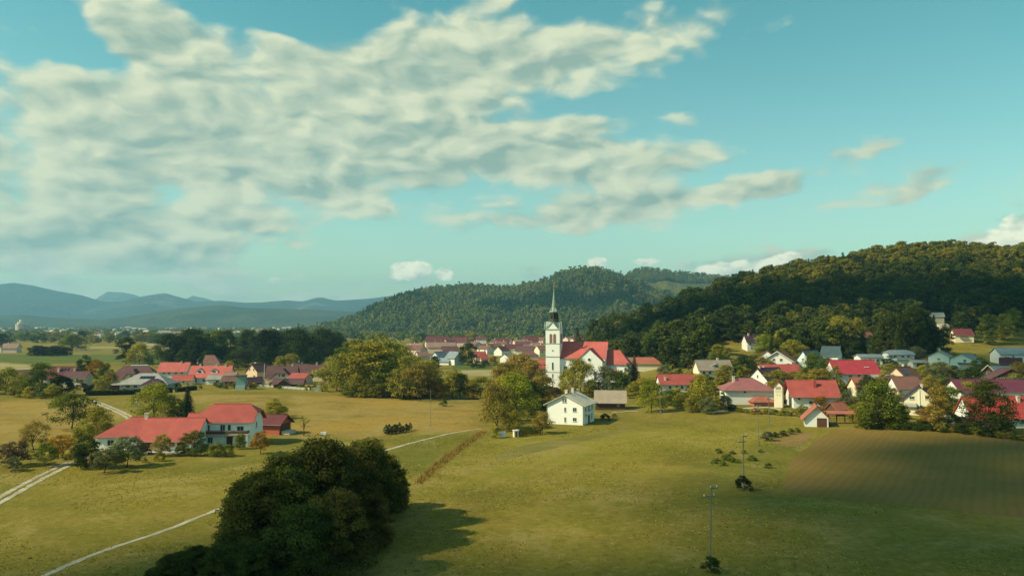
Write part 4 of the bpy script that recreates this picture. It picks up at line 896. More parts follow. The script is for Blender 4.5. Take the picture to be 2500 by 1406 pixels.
h.last.data.materials[0] = roofmat('mauve_tiles', (.27, .10, .10))
h = House('shed', 1860, 991, 4, 'low shed with dull red roof left of the transformer tower', 'shed', back=2); h.vol(7.0, 4.5, 1.7, 3.0, 'orange', 'brick', 'hh', ov=(.6, .6))
tt_ = House('transformer_tower', 1902, 995, -28, 'slim white transformer tower with red gabled roof', 'tower', back=1.5); tt_.vol(2.6, 2.6, 7.0, 8.5, 'red', 'cream', 'gg', ov=(.25, .4), r=math.pi / 2)
MB().box((0, -1.33, 6.2), (1.5, .1, .9)).build('louvre', M_METAL, tt_.root)
for k, z_ in ((-1, 5.2), (0, 5.2), (1, 5.2), (-.6, 4.1), (.6, 4.1)): MB().tube([(k * .7, -1.3, z_), (k * .7, -1.65, z_ + .1)], [.09, .15], 6).build('insulator', M_STONE, tt_.root)
h = House('house', 1980, 997, -6, 'white house with broad red roof and tall red chimney', back=5.5); h.vol(13.4, 10.5, 4.2, 8.4, 'red', 'white', 'gg', ov=(1.0, 1.3), wins=row('F', (-5.0,), 3.0, .8, 1.2) + row('F', (-1.4,), 1.6, 1.2, 1.2) + [('R', -2.4, 4.4, 1.0, 1.6), ('R', 1.4, 4.2, 1.0, 1.3)]); MB().box((.6, -2.4, 7.4), (.9, .9, 2.6)).build('chimney', RM['red'], h.last); h.balcony(13.4, 10.5, 'R', -.5, 3.0, 6.5, 1.1)
h = House('barn', 1992, 1041, 72, 'small tile-roofed barn with white wall at the field corner', 'barn', back=3); h.vol(7.6, 6.0, 2.7, 5.6, 'orange', 'white', 'gg', ov=(.9, .9), doors=[('L', 1.3, 2.2, 2.3)])
hr_ = thing('hayrack', G(2052, 1034), R(-6), 'wooden hayrack with narrow tiled roof beside the tile-roofed barn', 'hayrack')
for x_ in (-3.2, -1, 1.2, 3.4):
    MB().box((x_, 0, 1.3), (.24, .24, 3.6)).build('post', M_TIMBER, hr_)
for z_ in (.6, 1.1, 1.6, 2.1): MB().tube([(-3.3, -.16, z_), (3.5, -.16, z_)], .05, 5).build('rail', M_TIMBER, hr_)
MB().slab([[(-3.9, -1.1, 2.9), (4.0, -1.1, 2.9), (4.0, 0, 3.6), (-3.9, 0, 3.6)], [(4.0, 1.1, 2.9), (-3.9, 1.1, 2.9), (-3.9, 0, 3.6), (4.0, 0, 3.6)]], .16).build('roof', RM['orange'], hr_)
h = House('shed', 2045, 1015, 20, 'little red-roofed shed behind the hayrack', 'shed', back=1.5); h.vol(4.6, 4, 2.3, 4.0, 'orange', 'wood', 'gg')
h = House('house', 2080, 940, 1, 'large white house with crimson roof and two bright skylights', back=6); h.vol(17.5, 11, 4.6, 9.2, 'dred', 'white', 'gg', ov=(.7, .5), wins=row('F', (.4, 3.0, 5.4), 3.1, 1.2, 1.5) + row('F', (-3,), 3.1, 1.4, 1.0))
h.last.data.materials[0] = roofmat('crimson_tiles', (.36, .04, .055))
for k in (4.0, 5.1): MB().box((k, -3.2, 6.62), (.8, .9, .16)).build('skylight', M_TRIM, h.last)
h = farhouse(2120, 889, 0, 10.5, 7, 3.4, 4.4, 'bluegrey', 'white', 'low house with flat pale roof above the crimson roof', wins=row('F', (-.6,), 1.6, 1.1, 1.6) + row('F', (3,), 1.8, 1.4, 1.1))
h = farhouse(2193, 888, -3, 11.5, 8, 4.4, 6.2, 'bluegrey', 'blue', 'bluish house with pale hipped roof below the pines', 'kk', wins=row('F', (-3, .5, 3), 3.2, 1.4, 1.2)); h.balcony(11.5, 8, 'F', 1, 2.0, 7, 1.2, solid=M_METAL)
h = farhouse(2240, 897, 0, 6.5, 5, 2.3, 3.2, 'grey', 'grey', 'grey garage between two pale houses', doors=[('F', 0, 3, 2.0)])
h = farhouse(2296, 897, 55, 11, 8.5, 5.0, 7.2, 'grey', 'white', 'white gabled house with pale chimney on the meadow slope', wins=[('L', 0, 3.6, 1.1, .9)], chim=((-2, 0, 1.1),)); h.balcony(11, 8.5, 'B', -1.0, 2.4, 4, 1.4, solid=M_REDWALL)
h = farhouse(2358, 903, 40, 10, 9.5, 4.6, 6.8, 'grey', 'white', 'white house with wide shallow gable and brown balcony', wins=[('L', 1.5, 3.8, 1.2, 1.2)]); h.balcony(10, 9.5, 'L', 1.5, 2.0, 5, 1.2)
cp_ = thing('carport', at(2408, 352), R(6), 'open carport on thin white posts beside the wide-gabled house', 'carport')
MB().slab([[(-3.6, -2.4, 2.9), (3.6, -2.4, 2.4), (3.6, 2.4, 2.4), (-3.6, 2.4, 2.9)]], .16).build('roof', RM['grey'], cp_)
for x_, z_ in ((-3.3, 2.75), (0, 2.5), (3.3, 2.3)):
    for y_ in (-2.2, 2.2): MB().box((x_, y_, z_ / 2 - .3), (.14, .14, z_ + .5)).build('post', M_TRIM, cp_)
h = farhouse(2466, 888, -3, 13.5, 9, 4.6, 7.2, 'bluegrey', 'white', 'grey-roofed white house at the right edge below the forest', wins=[('F', -4, 2.2, 2.6, 1.8), ('F', -1, 3.0, .8, 1.4), ('R', 0, 3, 2, 1.2)]); h.balcony(13.5, 9, 'R', 0, 1.6, 5, 1.2)
h = farhouse(2468, 900, -30, 8, 6, 2.4, 4.6, 'dred', 'wood', 'small dark red roof below the grey-roofed edge house')
h = farhouse(2455, 928, 0, 11.5, 7, 3.6, 5.6, 'bluegrey', 'grey', 'grey bungalow above the brown timber chalet', wins=row('F', (1, 3.6), 1.8, 1.1, 1.1))
h = farhouse(2458, 950, 78, 9, 15, 3.4, 7.4, 'purple', 'wood', 'brown timber chalet with very wide gable and lit balcony', wins=[('L', 2.6, 3.6, 2.4, .9), ('L', -.4, 3.6, 1.2, .9), ('L', -3, 3.6, 1.6, .9)]); h.balcony(9, 15, 'L', 0, 2.6, 11, 1.3)
h = farhouse(2412, 935, 60, 8, 7, 3.4, 7.0, 'purple', 'wood', 'narrow brown gabled house with cream bargeboards', wins=[('L', 0, 4, 1, 1)])
for sg in (-1, 1): MB().slab([[(-4.7, sg * 4.0, 2.9), (-4.4, sg * 4.0, 2.9), (-4.4, 0, 7.2), (-4.7, 0, 7.2)][::sg]], .3).build('bargeboard', WM['cream'], h.root)
h = farhouse(2410, 991, 1, 23, 10, 4.8, 8.2, 'purple', 'white', 'long house with dark purple roof behind the drooping dark tree', wins=row('F', (-9.6, -7), 3, .9, 1.5) + row('F', (8,), 3, 1.4, 1.2)); h.last.data.materials[0] = roofmat('plum_tiles', (.13, .035, .055))
h = farhouse(2425, 1043, 2, 16.5, 8.5, 3.0, 8.0, 'red', 'white', 'steep red-roofed house behind the dark trees at the field edge', wins=row('F', (-4, 5.5), 1.6, 1.3, 1.1), chim=((6.4, -1, 1.2),)); h.last.data.materials[0] = roofmat('faded_red_tiles', (.42, .06, .05)); MB().box((8.7, -1.6, 3.2), (.8, .8, 6.5)).build('chimney', M_TRIM, h.root)
h = farhouse(2366, 1046, 4, 5.0, 3.6, 2.0, 2.9, 'brown', 'brick', 'small red brick shed behind the hedge of the mown field', doors=[('F', .8, 1.2, 1.7)]); h.root.name = 'shed'; h.root['category'] = 'shed'
h = farhouse(2303, 1038, -8, 6.5, 5, 2.1, 2.5, 'grey', 'grey', 'flat grey garage between cream house and red brick shed', wins=row('F', (1,), 1.2, 1.2, .8)); h.root.name = 'garage'; h.root['category'] = 'garage'
h = farhouse(2246, 1012, 62, 10, 8.2, 5.0, 8.6, 'dark', 'cream', 'tall cream gabled house with dark roof and flue', wins=[('L', 2.0, 5.2, 1.0, 1.1), ('L', -2.0, 5.0, 1.4, 1.0), ('L', 2, 2.0, 1, 1.1)], chim=((-3.6, -.6, 1.0),)); MB().box((-5.06, 0, 3.6), (.28, .3, 8)).build('flue', M_TRIM, h.root); h.balcony(10, 8.2, 'L', -2.4, 2.4, 3.2, 1.0, solid=M_STONE)
h = farhouse(2205, 949, 40, 12, 8.5, 4.0, 8.0, 'brown', 'peach', 'peach-gabled house with blue solar collector on its roof', panels=((-2.8, -2.0, 2.6, 2.4),), chim=((1.4, .4, 1.2),))
h = farhouse(2208, 975, 3, 8.5, 7.5, 4.0, 7.6, 'brown', 'white', 'red-brown roofed house squeezed between cream gable and big green tree')
h = farhouse(2100, 968, 8, 6, 6, 3.6, 6.6, 'orange', 'cream', 'small red roof left of the big green tree')
h = farhouse(2155, 953, 2, 8, 7, 3.6, 5.6, 'grey', 'blue', 'pale bluish house right of the crimson roof')
h = farhouse(2348, 836, -10, 10, 9, 4.0, 7.4, 'dred', 'cream', 'crimson-roofed house alone on the dark wooded slope'); h.balcony(10, 9, 'F', -.5, 1.8, 4, 1.2)
h = farhouse(2108, 846, 10, 8, 7.5, 5.2, 8.4, 'brown', 'white', 'tall narrow white house half hidden among the slope trees', wins=row('F', (0,), 3.5, .9, 1.1))
h = farhouse(1978, 897, 30, 9.5, 8, 3.0, 7.4, 'teal', 'blue', 'house with steep dark teal roof right of the double-gabled house', wins=[('L', 0, 3.4, 1.2, 1.0)])
h = farhouse(2030, 884, -38, 8, 7, 3.4, 7.4, 'teal', 'blue', 'steep blue-grey gable peeking above the crimson roof', wins=[('R', 0, 4, .9, .9)])
h = farhouse(2284, 790, -20, 9, 8, 4, 6.5, 'light', 'cream', 'pale roof of a lone house high in the dark forest')
h = farhouse(2300, 812, 15, 7, 6, 3, 5, 'light', 'cream', 'pale little roof beside the crimson-roofed slope house')

# ---------------------------------------------------------------- poles and small things
def pole(px, py, hgt, label, arms=True, lean=0.0, rk=1.0):
    r_ = thing('utility_pole', G(px, py), R(20), label, 'utility pole', 'wooden utility poles')
    MB().tube([(0, 0, -.4), (lean * .5, 0, hgt * .5), (lean, 0, hgt)], [.11 * rk, .09 * rk, .07 * rk], 8).build('pole', M_POLE, r_)
    if arms:
        for k, (z_, w_, o_) in enumerate(((hgt - .35, 1.0, .3), (hgt - 1.25, 1.5, -.35))):
            a_ = MB().box((lean + o_, 0, z_), (w_, .12, .14)).build('crossarm', M_POLE, r_)
            for x_ in (-w_ / 2 + .1, w_ / 2 - .1): MB().tube([(lean + o_ + x_, 0, z_ + .05), (lean + o_ + x_, 0, z_ + .2), (lean + o_ + x_, 0, z_ + .3)], [.04, .08, .04], 6).build('insulator', M_TRIM, a_)
    if rk == 1: MB().box((.16, 0, .35), (.2, .22, 1.5)).build('footing', M_STONE, r_)
pole(1733, 1388, 9.4, 'nearest utility pole with two pale crossarms, a shrub at its foot', lean=.35)
pole(1816, 1190, 9.0, 'utility pole rising from the round dark shrub in the meadow')
pole(1852, 1086, 9.2, 'utility pole beside the low weedy bushes', lean=-.15)
pole(1878, 1040, 8.6, 'utility pole just before the low red-roofed shed')
pole(1612, 1011, 7.8, 'pale utility pole beside the round green tree', False)
pole(1051, 1041, 10.5, 'thin lone pole in the tan meadow', False, rk=.55)
pole(1237, 935, 9.5, 'utility pole before the pale paddock strip', True)
pole(2163, 950, 9.5, 'utility pole behind the crown of the big green tree')
bx = thing('water_tank', G(1227, 1068), R(12), 'pale blue water tank by the bushes', 'tank'); MB().box((0, 0, .75), (1.25, 1.1, 1.5)).build('tank', mat('blue_plastic', (.50, .60, .66), .5, .1), bx); MB().box((0, 0, .06), (1.4, 1.2, .16)).build('pallet', M_TIMBER, bx); MB().tube([(0, 0, 1.5), (0, 0, 1.62)], .2, 8).build('lid', M_METAL, bx)
hv = thing('hut', G(1259, 1066), R(10), 'cream garden hut at the end of the bean rows', 'hut'); MB().box((0, 0, .8), (1.1, 1.9, 1.7)).build('wall', WM['cream'], hv); MB().slab([[(-.75, -1.15, 1.6), (.75, -1.15, 1.75), (.75, 1.15, 1.75), (-.75, 1.15, 1.6)]], .1).build('roof', M_STONE, hv); MB().box((0, -.97, .75), (.6, .05, 1.3)).build('door', M_TIMBER, hv)
trf = thing('trough', G(790, 1062), 0, 'small white trough in the meadow above the thicket', 'trough'); MB().box((0, 0, .5), (1.3, .7, .7)).build('basin', M_TRIM, trf); MB().box((0, 0, .1), (.9, .5, .3)).build('foot', M_STONE, trf)
# cars
def car(px, py, rz, col, label):
    r_ = thing('car', G(px, py), R(rz), label, 'car'); m = mat('car_paint_' + label[:6], col, .3, .05, spec=.5)
    prof = [(-2.1, .35), (2.1, .35), (2.12, .8), (1.2, .95), (.6, 1.45), (-1.3, 1.48), (-2.0, .98), (-2.12, .85)]
    b = MB(); l_ = [(x, -.85, z) for x, z in prof]; r2 = [(x, .85, z) for x, z in prof]; b.poly(l_); b.poly(r2[::-1])
    for k in range(len(prof)): b.poly([l_[k], r2[k], r2[(k + 1) % len(prof)], l_[(k + 1) % len(prof)]][::-1])
    b.build('body', m, r_)
    for sy in (-.86, .86):
        MB().poly([(-1.5, sy * 1.005, 1.0), (1.0, sy * 1.005, 1.0), (.5, sy * 1.005, 1.38), (-1.2, sy * 1.005, 1.4)])
        w = MB(); w.box((-.25, sy, 1.2), (1.9, .03, .34)); w.build('window', M_GLASS, r_)
        for x_ in (-1.3, 1.3): MB().tube([(x_, sy * .8, .33), (x_, sy * 1.02, .33)], .33, 12).build('wheel', M_DARK, r_)
car(313, 951, 10, (.75, .75, .72), 'white car parked by the bungalow carport')
car(2398, 903, -5, (.45, .5, .55), 'silver car parked under the open carport')
# ---------------------------------------------------------------- vegetation
def leafmat(name, obj_col=True, ramp=None):
    m = bpy.data.materials.new(name); m.use_nodes = True; t = NT(m.node_tree)
    o = t.n('ShaderNodeOutputMaterial'); a = t.n('ShaderNodeBsdfDiffuse'); b = t.n('ShaderNodeBsdfTranslucent'); mx = t.n('ShaderNodeMixShader')
    oi = t.n('ShaderNodeObjectInfo'); at_ = t.n('ShaderNodeAttribute'); at_.attribute_name = 'tint'
    if ramp:
        cr_ = t.n('ShaderNodeValToRGB'); ln_ = t.noise(oi.outputs['Location'], .012, 3, .6); fac = t.m('ADD', t.m('MULTIPLY', t.m('SUBTRACT', ln_, .5), 2.4), t.m('ADD', .3, t.m('MULTIPLY', oi.outputs['Random'], .4)), clamp=True); t.set(cr_.inputs[0], fac); e = cr_.color_ramp.elements
        while len(e) < len(ramp): e.new(.5)
        for k, c in enumerate(ramp): e[k].position = k / (len(ramp) - 1); e[k].color = c4(c)
        base_ = cr_.outputs[0]
    else: base_ = oi.outputs['Color']
    g_ = .55 if ramp else 1.0; tf = t.m('ADD', t.m('MULTIPLY', t.m('SUBTRACT', at_.outputs['Fac'], .5), g_), .5)
    k = t.m('ADD', t.m('MULTIPLY', tf, 1.45), .28); kc = t.n('ShaderNodeCombineColor')
    t.set(kc.inputs[0], t.m('ADD', t.m('MULTIPLY', tf, 1.6), .2)); t.set(kc.inputs[1], k); t.set(kc.inputs[2], t.m('ADD', t.m('MULTIPLY', tf, 1.0), .5))
    c = t.mix(1.0, base_, kc.outputs[0], 'MULTIPLY')
    t.set(a.inputs[0], c); t.set(b.inputs[0], c); mx.inputs[0].default_value = .36
    t.nt.links.new(a.outputs[0], mx.inputs[1]); t.nt.links.new(b.outputs[0], mx.inputs[2]); t.nt.links.new(mx.outputs[0], o.inputs[0])
    return m
M_LEAF = leafmat('leaves')
M_BARK = mat('bark', (.075, .055, .038), .95, .35, 3.0)
M_FORESTSUN = leafmat('forest_leaves_sunlit_gold', ramp=[(.14, .14, .026), (.17, .165, .028), (.20, .185, .03), (.23, .20, .032), (.25, .195, .032)])  # golden leaf colour that paints sunlight onto the hill crest
M_FOREST = leafmat('forest_leaves', ramp=[(.042, .068, .019), (.056, .082, .020), (.072, .096, .022), (.09, .108, .024), (.115, .125, .026), (.14, .135, .028)])
M_CONIF = leafmat('forest_needles', ramp=[(.03, .048, .018), (.042, .06, .02), (.055, .07, .022)])
M_FARLEAF = leafmat('hill_leaves', ramp=[(.10, .14, .032), (.13, .165, .035), (.17, .195, .04), (.22, .225, .046), (.27, .25, .05)])
def quads(pos, nrm, size, asp=.62, rg=None):
    n = len(pos); ref = rg.normal(size=(n, 3)); tx = np.cross(nrm, ref); tx /= np.linalg.norm(tx, axis=1)[:, None] + 1e-9; ty = np.cross(nrm, tx)
    sx = size[:, None] * .5; sy = sx * asp
    return np.stack([pos - tx * sx, pos - ty * sy, pos + tx * sx, pos + ty * sy], 1)
def mesh_np(name, Q, tint, mats, extra=None):
    """leaf quads Q (n,4,3) with per-leaf tint; extra = MB trunk added with the second material"""
    n = len(Q); V = Q.reshape(-1, 3); loops = np.arange(n * 4); starts = np.arange(0, n * 4, 4); mi = np.zeros(n, np.int32); tv = np.repeat(tint, 4)
    me_ = bpy.data.meshes.new(name)
    if extra:
        e = len(V); V = np.concatenate([V, np.array(extra.v)]); l2 = [i + e for f in extra.f for i in f]; st2 = np.cumsum([0] + [len(f) for f in extra.f[:-1]]) + n * 4
        loops = np.concatenate([loops, l2]); starts = np.concatenate([starts, st2]); mi = np.concatenate([mi, np.ones(len(extra.f), np.int32)]); tv = np.concatenate([tv, np.full(len(extra.v), .5)])
    me_.vertices.add(len(V)); me_.vertices.foreach_set('co', V.astype(np.float32).ravel())
    me_.loops.add(len(loops)); me_.loops.foreach_set('vertex_index', loops.astype(np.int32))
    me_.polygons.add(len(starts)); me_.polygons.foreach_set('loop_start', starts.astype(np.int32))
    for m in mats: me_.materials.append(m)
    me_.polygons.foreach_set('material_index', mi)
    a = me_.attributes.new('tint', 'FLOAT', 'POINT'); a.data.foreach_set('value', tv.astype(np.float32))
    me_.update(); me_.validate(); return me_
def unit(rg, n):
    v = rg.normal(size=(n, 3)); return v / np.linalg.norm(v, axis=1)[:, None]
def broad(seed, Ht, Rc, zb, ncl, nlf, leaf, shape='round', limbs=6, loose=0.0, lean=.3, cr=(.19, .38)):
    """returns (leaf quads, tint, trunk MB); crown of clumps between zb and Ht"""
    rg = np.random.RandomState(seed); hc = Ht - zb; C, RR = [], []
    env = {'round': lambda u: math.sqrt(max(0.02, 1 - (1.75 * u - .7) ** 2 * .9)), 'tall': lambda u: min(1, .55 + u * 1.2) * math.sqrt(max(.02, 1 - max(0, u - .35) ** 2 / .46)),
           'dome': lambda u: math.sqrt(max(0.03, 1 - u * u * .95)), 'cone': lambda u: (1 - u) ** .75 + .05, 'column': lambda u: .8 * math.sin(min(1, u * 1.05 + .08) * math.pi) ** .5 + .1}[shape]
    lob = rg.uniform(0, 6.28, 3)
    for i in range(ncl):
        u = rg.beta(1.3, 1.2); an = rg.uniform(0, 6.283); wob = 1 + .18 * math.sin(2 * an + lob[0]) + .12 * math.sin(3 * an + lob[1] + 4 * u)
        r = Rc * env(u) * wob * math.sqrt(rg.uniform(.22, 1)); rc = Rc * rg.uniform(*cr) * (1 - loose * .4)
        C.append((r * math.cos(an) * .9, r * math.sin(an) * .9, zb + hc * u * .93 + rc * .1)); RR.append(rc)
    C = np.array(C); RR = np.array(RR); w = RR ** 1.6; w /= w.sum(); ci = rg.choice(ncl, nlf, p=w)
    d = unit(rg, nlf); d[:, 2] = np.where(d[:, 2] < -.55, -d[:, 2] * .6, d[:, 2])
    rad = RR[ci] * rg.uniform(.45, 1.08 + loose * .5, nlf) ; pos = C[ci] + d * rad[:, None] * np.array([1, 1, .78])
    nr = d * .8 + unit(rg, nlf) * .75 + np.array([0, 0, .35]); nr /= np.linalg.norm(nr, axis=1)[:, None]
    Q = quads(pos, nr, leaf * rg.uniform(.6, 1.35, nlf), .62, rg)
    ct = rg.uniform(0, 1, ncl); tint = np.clip(.55 * ct[ci] + .45 * rg.uniform(0, 1, nlf), 0, 1)
    tr = MB(); r0 = max(.05, Ht * .02); top = zb + hc * .6; lx, ly = rg.uniform(-lean, lean, 2)
    pts = [(0, 0, -.4), (lx * .2, ly * .2, zb * .5), (lx * .6, ly * .6, zb), (lx, ly, top)]; tr.tube(pts, [r0 * 1.35, r0, r0 * .8, r0 * .22], 7)
    for k in range(limbs):
        c = C[rg.randint(ncl)]; z0_ = zb * rg.uniform(.65, 1.0) + hc * rg.uniform(0, .25); s_ = (lx * .5, ly * .5, z0_); mid = (c[0] * .5 + lx * .3, c[1] * .5 + ly * .3, z0_ * .35 + c[2] * .65)
        tr.tube([s_, mid, tuple(c)], [r0 * .5, r0 * .3, r0 * .08], 5)
    return Q, tint, tr
def spruce(seed, Ht, Rb, nlev=26, leaf=.9, dens=1.0):
    rg = np.random.RandomState(seed); pos, nr, sz, tn = [], [], [], []
    for l in range(nlev):
        u = l / nlev; z = Ht * (.06 + .92 * u); rr = Rb * (1 - u) ** .85 * rg.uniform(.8, 1.1) + .12; nb = max(4, int((11 - 6 * u) * dens))
        a0 = rg.uniform(0, 6.28); tl = rg.uniform(0, 1)
        for b in range(nb):
            an = a0 + b * 6.283 / nb + rg.uniform(-.2, .2); ns = max(2, int(rr / leaf * 2.6)); L = rr * rg.uniform(.75, 1.1)
            for k in range(ns):
                f = (k + .6) / ns; zz = z - f * f * L * .32 + rg.uniform(-.1, .1)
                for sd_ in (-1, 1):
                    off = sd_ * rg.uniform(0, .3) * leaf; pos.append((math.cos(an) * L * f - math.sin(an) * off, math.sin(an) * L * f + math.cos(an) * off, zz))
                    n_ = np.array([math.cos(an) * .7, math.sin(an) * .7, .45]) + rg.normal(size=3) * .55; nr.append(n_ / np.linalg.norm(n_)); sz.append(leaf * rg.uniform(.7, 1.2) * (1 - .35 * f)); tn.append(.5 * tl + .5 * rg.rand())
    Q = quads(np.array(pos), np.array(nr), np.array(sz), .55, rg); tr = MB().tube([(0, 0, -.4), (0, 0, Ht * .5), (0, 0, Ht * .98)], [Ht * .016, Ht * .011, .03], 7)
    return Q, np.array(tn), tr
PROTO = {}
def proto(kind, variants, Ht):
    lst = []
    for (Q, tn, tr) in variants: lst.append((mesh_np(kind + '_crown', Q, tn, [M_LEAF]), tr.mesh(kind + '_trunk', M_BARK, True)))
    PROTO[kind] = (Ht, lst)
proto('broad', [broad(s, 12, 5.4, .5, 80, 7500, .46) for s in (1, 2, 3, 4)], 12)
proto('oak', [broad(s, 13, 6.6, .5, 95, 9500, .46, 'dome', 7) for s in (11, 12, 13)], 13)
proto('tall', [broad(s, 20, 6.0, 1.2, 95, 7500, .66, 'tall', 6) for s in (21, 22, 23, 24)], 20)
proto('column', [broad(s, 14, 2.8, .8, 60, 4500, .42, 'column', 4) for s in (31, 32)], 14)
proto('spruce', [spruce(s, 18, 4.4, 34, .85) for s in (41, 42)], 18)
proto('orchard', [broad(s, 5, 2.7, .8, 48, 3600, .27, 'round', 7, .35, .5) for s in (51, 52, 53)], 5)
proto('open', [broad(s, 8, 4.6, 1.3, 60, 5200, .32, 'round', 9, .5, .6) for s in (61, 62)], 8)
proto('sparse', [broad(s, 6, 1.9, 2.2, 20, 330, .25, 'round', 14, .9, .2) for s in (71,)], 6)
proto('shrub', [broad(s, 3, 2.0, .1, 36, 2200, .26, 'dome', 5) for s in (81, 82, 83)], 3)
proto('thicket', [broad(s, 13, 5.6, .3, 210, 40000, .32, 'dome', 8, .2, cr=(.13, .30)) for s in (91, 92, 93)], 13)
CLR = {'green': (.13, .16, .026), 'olive': (.29, .262, .040), 'yellow': (.33, .29, .036), 'dark': (.052, .076, .020), 'vdark': (.034, .050, .020), 'brown': (.30, .22, .045), 'orange': (.34, .19, .026), 'purple': (.14, .095, .060), 'grey': (.16, .17, .072), 'lime': (.22, .235, .026), 'near': (.080, .094, .022), 'near2': (.135, .13, .028), 'near3': (.11, .098, .024)}
trg = random.Random(9)
NTREE = [0]
def tree(px, py, top, kind, clr, label, group=None, wf=1.0, name=None, pos=None, hgt=None, var=None):
    p = pos if pos is not None else G(px, py)
    h_ = hgt if hgt else max(.8, top_z(p, top)); Ht, lst = PROTO[kind]; k = h_ / Ht; cm, tm = lst[trg.randrange(len(lst)) if var is None else var]
    nm = name or {'spruce': 'spruce_tree', 'shrub': 'shrub', 'orchard': 'fruit_tree'}.get(kind, 'tree')
    r_ = thing(nm, p, trg.uniform(0, 6.28), label, {'spruce_tree': 'spruce', 'shrub': 'shrub', 'fruit_tree': 'fruit tree', 'hedge': 'hedge'}.get(nm, 'tree'), group); wf = wf * (1.12 if kind in ('broad', 'oak', 'tall') else 1.0); r_.scale = (k * wf, k * wf, k)
    wf_ = 1.0; c = obj('crown', cm, r_); q_ = CLR[clr]; j = trg.uniform(.86, 1.16); c.color = (q_[0] * j * trg.uniform(.94, 1.06), q_[1] * j, q_[2] * j, 1)
    obj('trunk', tm, r_); NTREE[0] += 1
    return r_
T = tree
# left edge, around the dark red roofed house
LT = 'trees round the dark red roofed house'
T(98, 968, 886, 'oak', 'green', 'big dull green tree before the dark red roofed house', wf=.95)
T(55, 966, 912, 'broad', 'olive', 'olive tree left of the big dull green tree', LT)
T(15, 962, 896, 'broad', 'olive', 'olive-brown tree touching the left edge of the picture', LT, 1.1)
T(-25, 962, 900, 'broad', 'olive', 'tree half cut off by the left picture edge', LT, 1.1)
T(152, 966, 916, 'broad', 'vdark', 'dark round tree before the cream wall', LT, 1.2)
T(128, 972, 936, 'broad', 'yellow', 'small pale green tree at the thicket front', LT)
T(35, 970, 942, 'shrub', 'olive', 'olive shrub at the left end of the meadow edge', LT)
T(72, 972, 945, 'shrub', 'yellow', 'pale shrub below the big dull green tree', LT, 1.2)
T(105, 973, 955, 'shrub', 'green', 'low green shrub beside the small pale tree', LT, 1.3)
T(205, 927, 868, 'broad', 'dark', 'dark slim tree above the cream-walled wing', LT, .8)
T(234, 935, 876, 'broad', 'orange', 'ochre tree between two dark trees', LT, .9)
T(256, 944, 884, 'tall', 'green', 'slender green tree right of the ochre tree', LT, .9)
T(268, 950, 905, 'broad', 'brown', 'brownish tree before the purple-brown house', LT)
T(248, 957, 918, 'broad', 'olive', 'olive bushy tree by the short hedge', LT)
T(196, 952, 926, 'shrub', 'purple', 'reddish bush before the cream wall', LT)
T(341, 889, 838, 'oak', 'yellow', 'yellowish round tree alone beyond the houses', wf=1.05)
T(308, 888, 822, 'tall', 'dark', 'dark tall tree left of the yellowish round tree', wf=1.2)
T(364, 890, 868, 'broad', 'dark', 'small dark tree right of the yellowish round tree')
# farm
T(376, 1022, 934, 'oak', 'lime', 'big yellow-green tree behind the long farmhouse', wf=1.02)
T(432, 1020, 972, 'broad', 'olive', 'olive tree squeezed between yellow-green tree and dark spruce')
T(457, 1024, 938, 'spruce', 'vdark', 'dark spruce behind the long farmhouse', wf=1.35, var=0)
T(175, 1047, 958, 'open', 'green', 'large spreading tree with dark limbs left of the farm', wf=1.15)
T(238, 1062, 992, 'oak', 'olive', 'olive rounded tree against the farmhouse left end')
T(205, 1090, 1025, 'broad', 'olive', 'bushy olive tree below the large spreading tree')
T(82, 1097, 1026, 'open', 'brown', 'thin fruit tree with forked dark trunk', wf=.9, name='fruit_tree')
T(36, 1138, 1075, 'orchard', 'purple', 'purplish fruit tree at the left edge of the track', wf=1.25)
T(110, 1138, 1078, 'orchard', 'green', 'green fruit tree beside the gravel track')
T(153, 1116, 1058, 'orchard', 'orange', 'orange autumn fruit tree')
T(212, 1142, 1062, 'broad', 'dark', 'dark dense tree at the end of the gravel track', wf=1.0)
T(185, 1135, 1090, 'shrub', 'brown', 'brown bush left of the dark dense tree', wf=1.1)
T(255, 1154, 1092, 'orchard', 'grey', 'leaning grey-green fruit tree nearest the meadow')
T(280, 1143, 1085, 'orchard', 'green', 'fruit tree right beside the leaning grey-green one')
T(310, 1140, 1062, 'orchard', 'grey', 'taller grey-green fruit tree before the white farm wall')
T(345, 1110, 1078, 'shrub', 'purple', 'dull bush against the farmhouse wall')
T(395, 1112, 1058, 'orchard', 'brown', 'brownish small tree before the farm terrace')
T(390, 1125, 1100, 'shrub', 'olive', 'olive bush at the corner of the farm terrace')
T(352, 1128, 1113, 'shrub', 'olive', 'flat low bush on the lawn before the farm')
T(438, 1113, 1085, 'shrub', 'grey', 'grey-green bush right of the farm terrace', wf=.8)
T(473, 1112, 1048, 'broad', 'green', 'rounded green tree before the gap between farm buildings', wf=1.0)
T(528, 1114, 1078, 'orchard', 'olive', 'small bushy tree left before the long balcony', wf=1.2)
T(556, 1114, 1082, 'orchard', 'green', 'small bushy tree middle before the long balcony', wf=1.1)
T(586, 1096, 1056, 'broad', 'lime', 'bright yellow-green climber tree hiding the balcony end', wf=.8)
T(636, 1108, 1050, 'orchard', 'orange', 'rust-tinged fruit tree right of the two-storey farmhouse', wf=.9)
T(742, 1064, 1006, 'sparse', 'olive', 'sparse young tree alone in the meadow')
T(668, 1022, 972, 'broad', 'yellow', 'yellow-olive tree behind the red barn')
T(690, 1015, 990, 'shrub', 'olive', 'olive bush behind the red barn roof')
T(30, 1150, 1112, 'shrub', 'grey', 'grey bush at the left edge below the purplish tree')
T(60, 1120, 1100, 'shrub', 'green', 'green bush between purplish and green fruit trees')
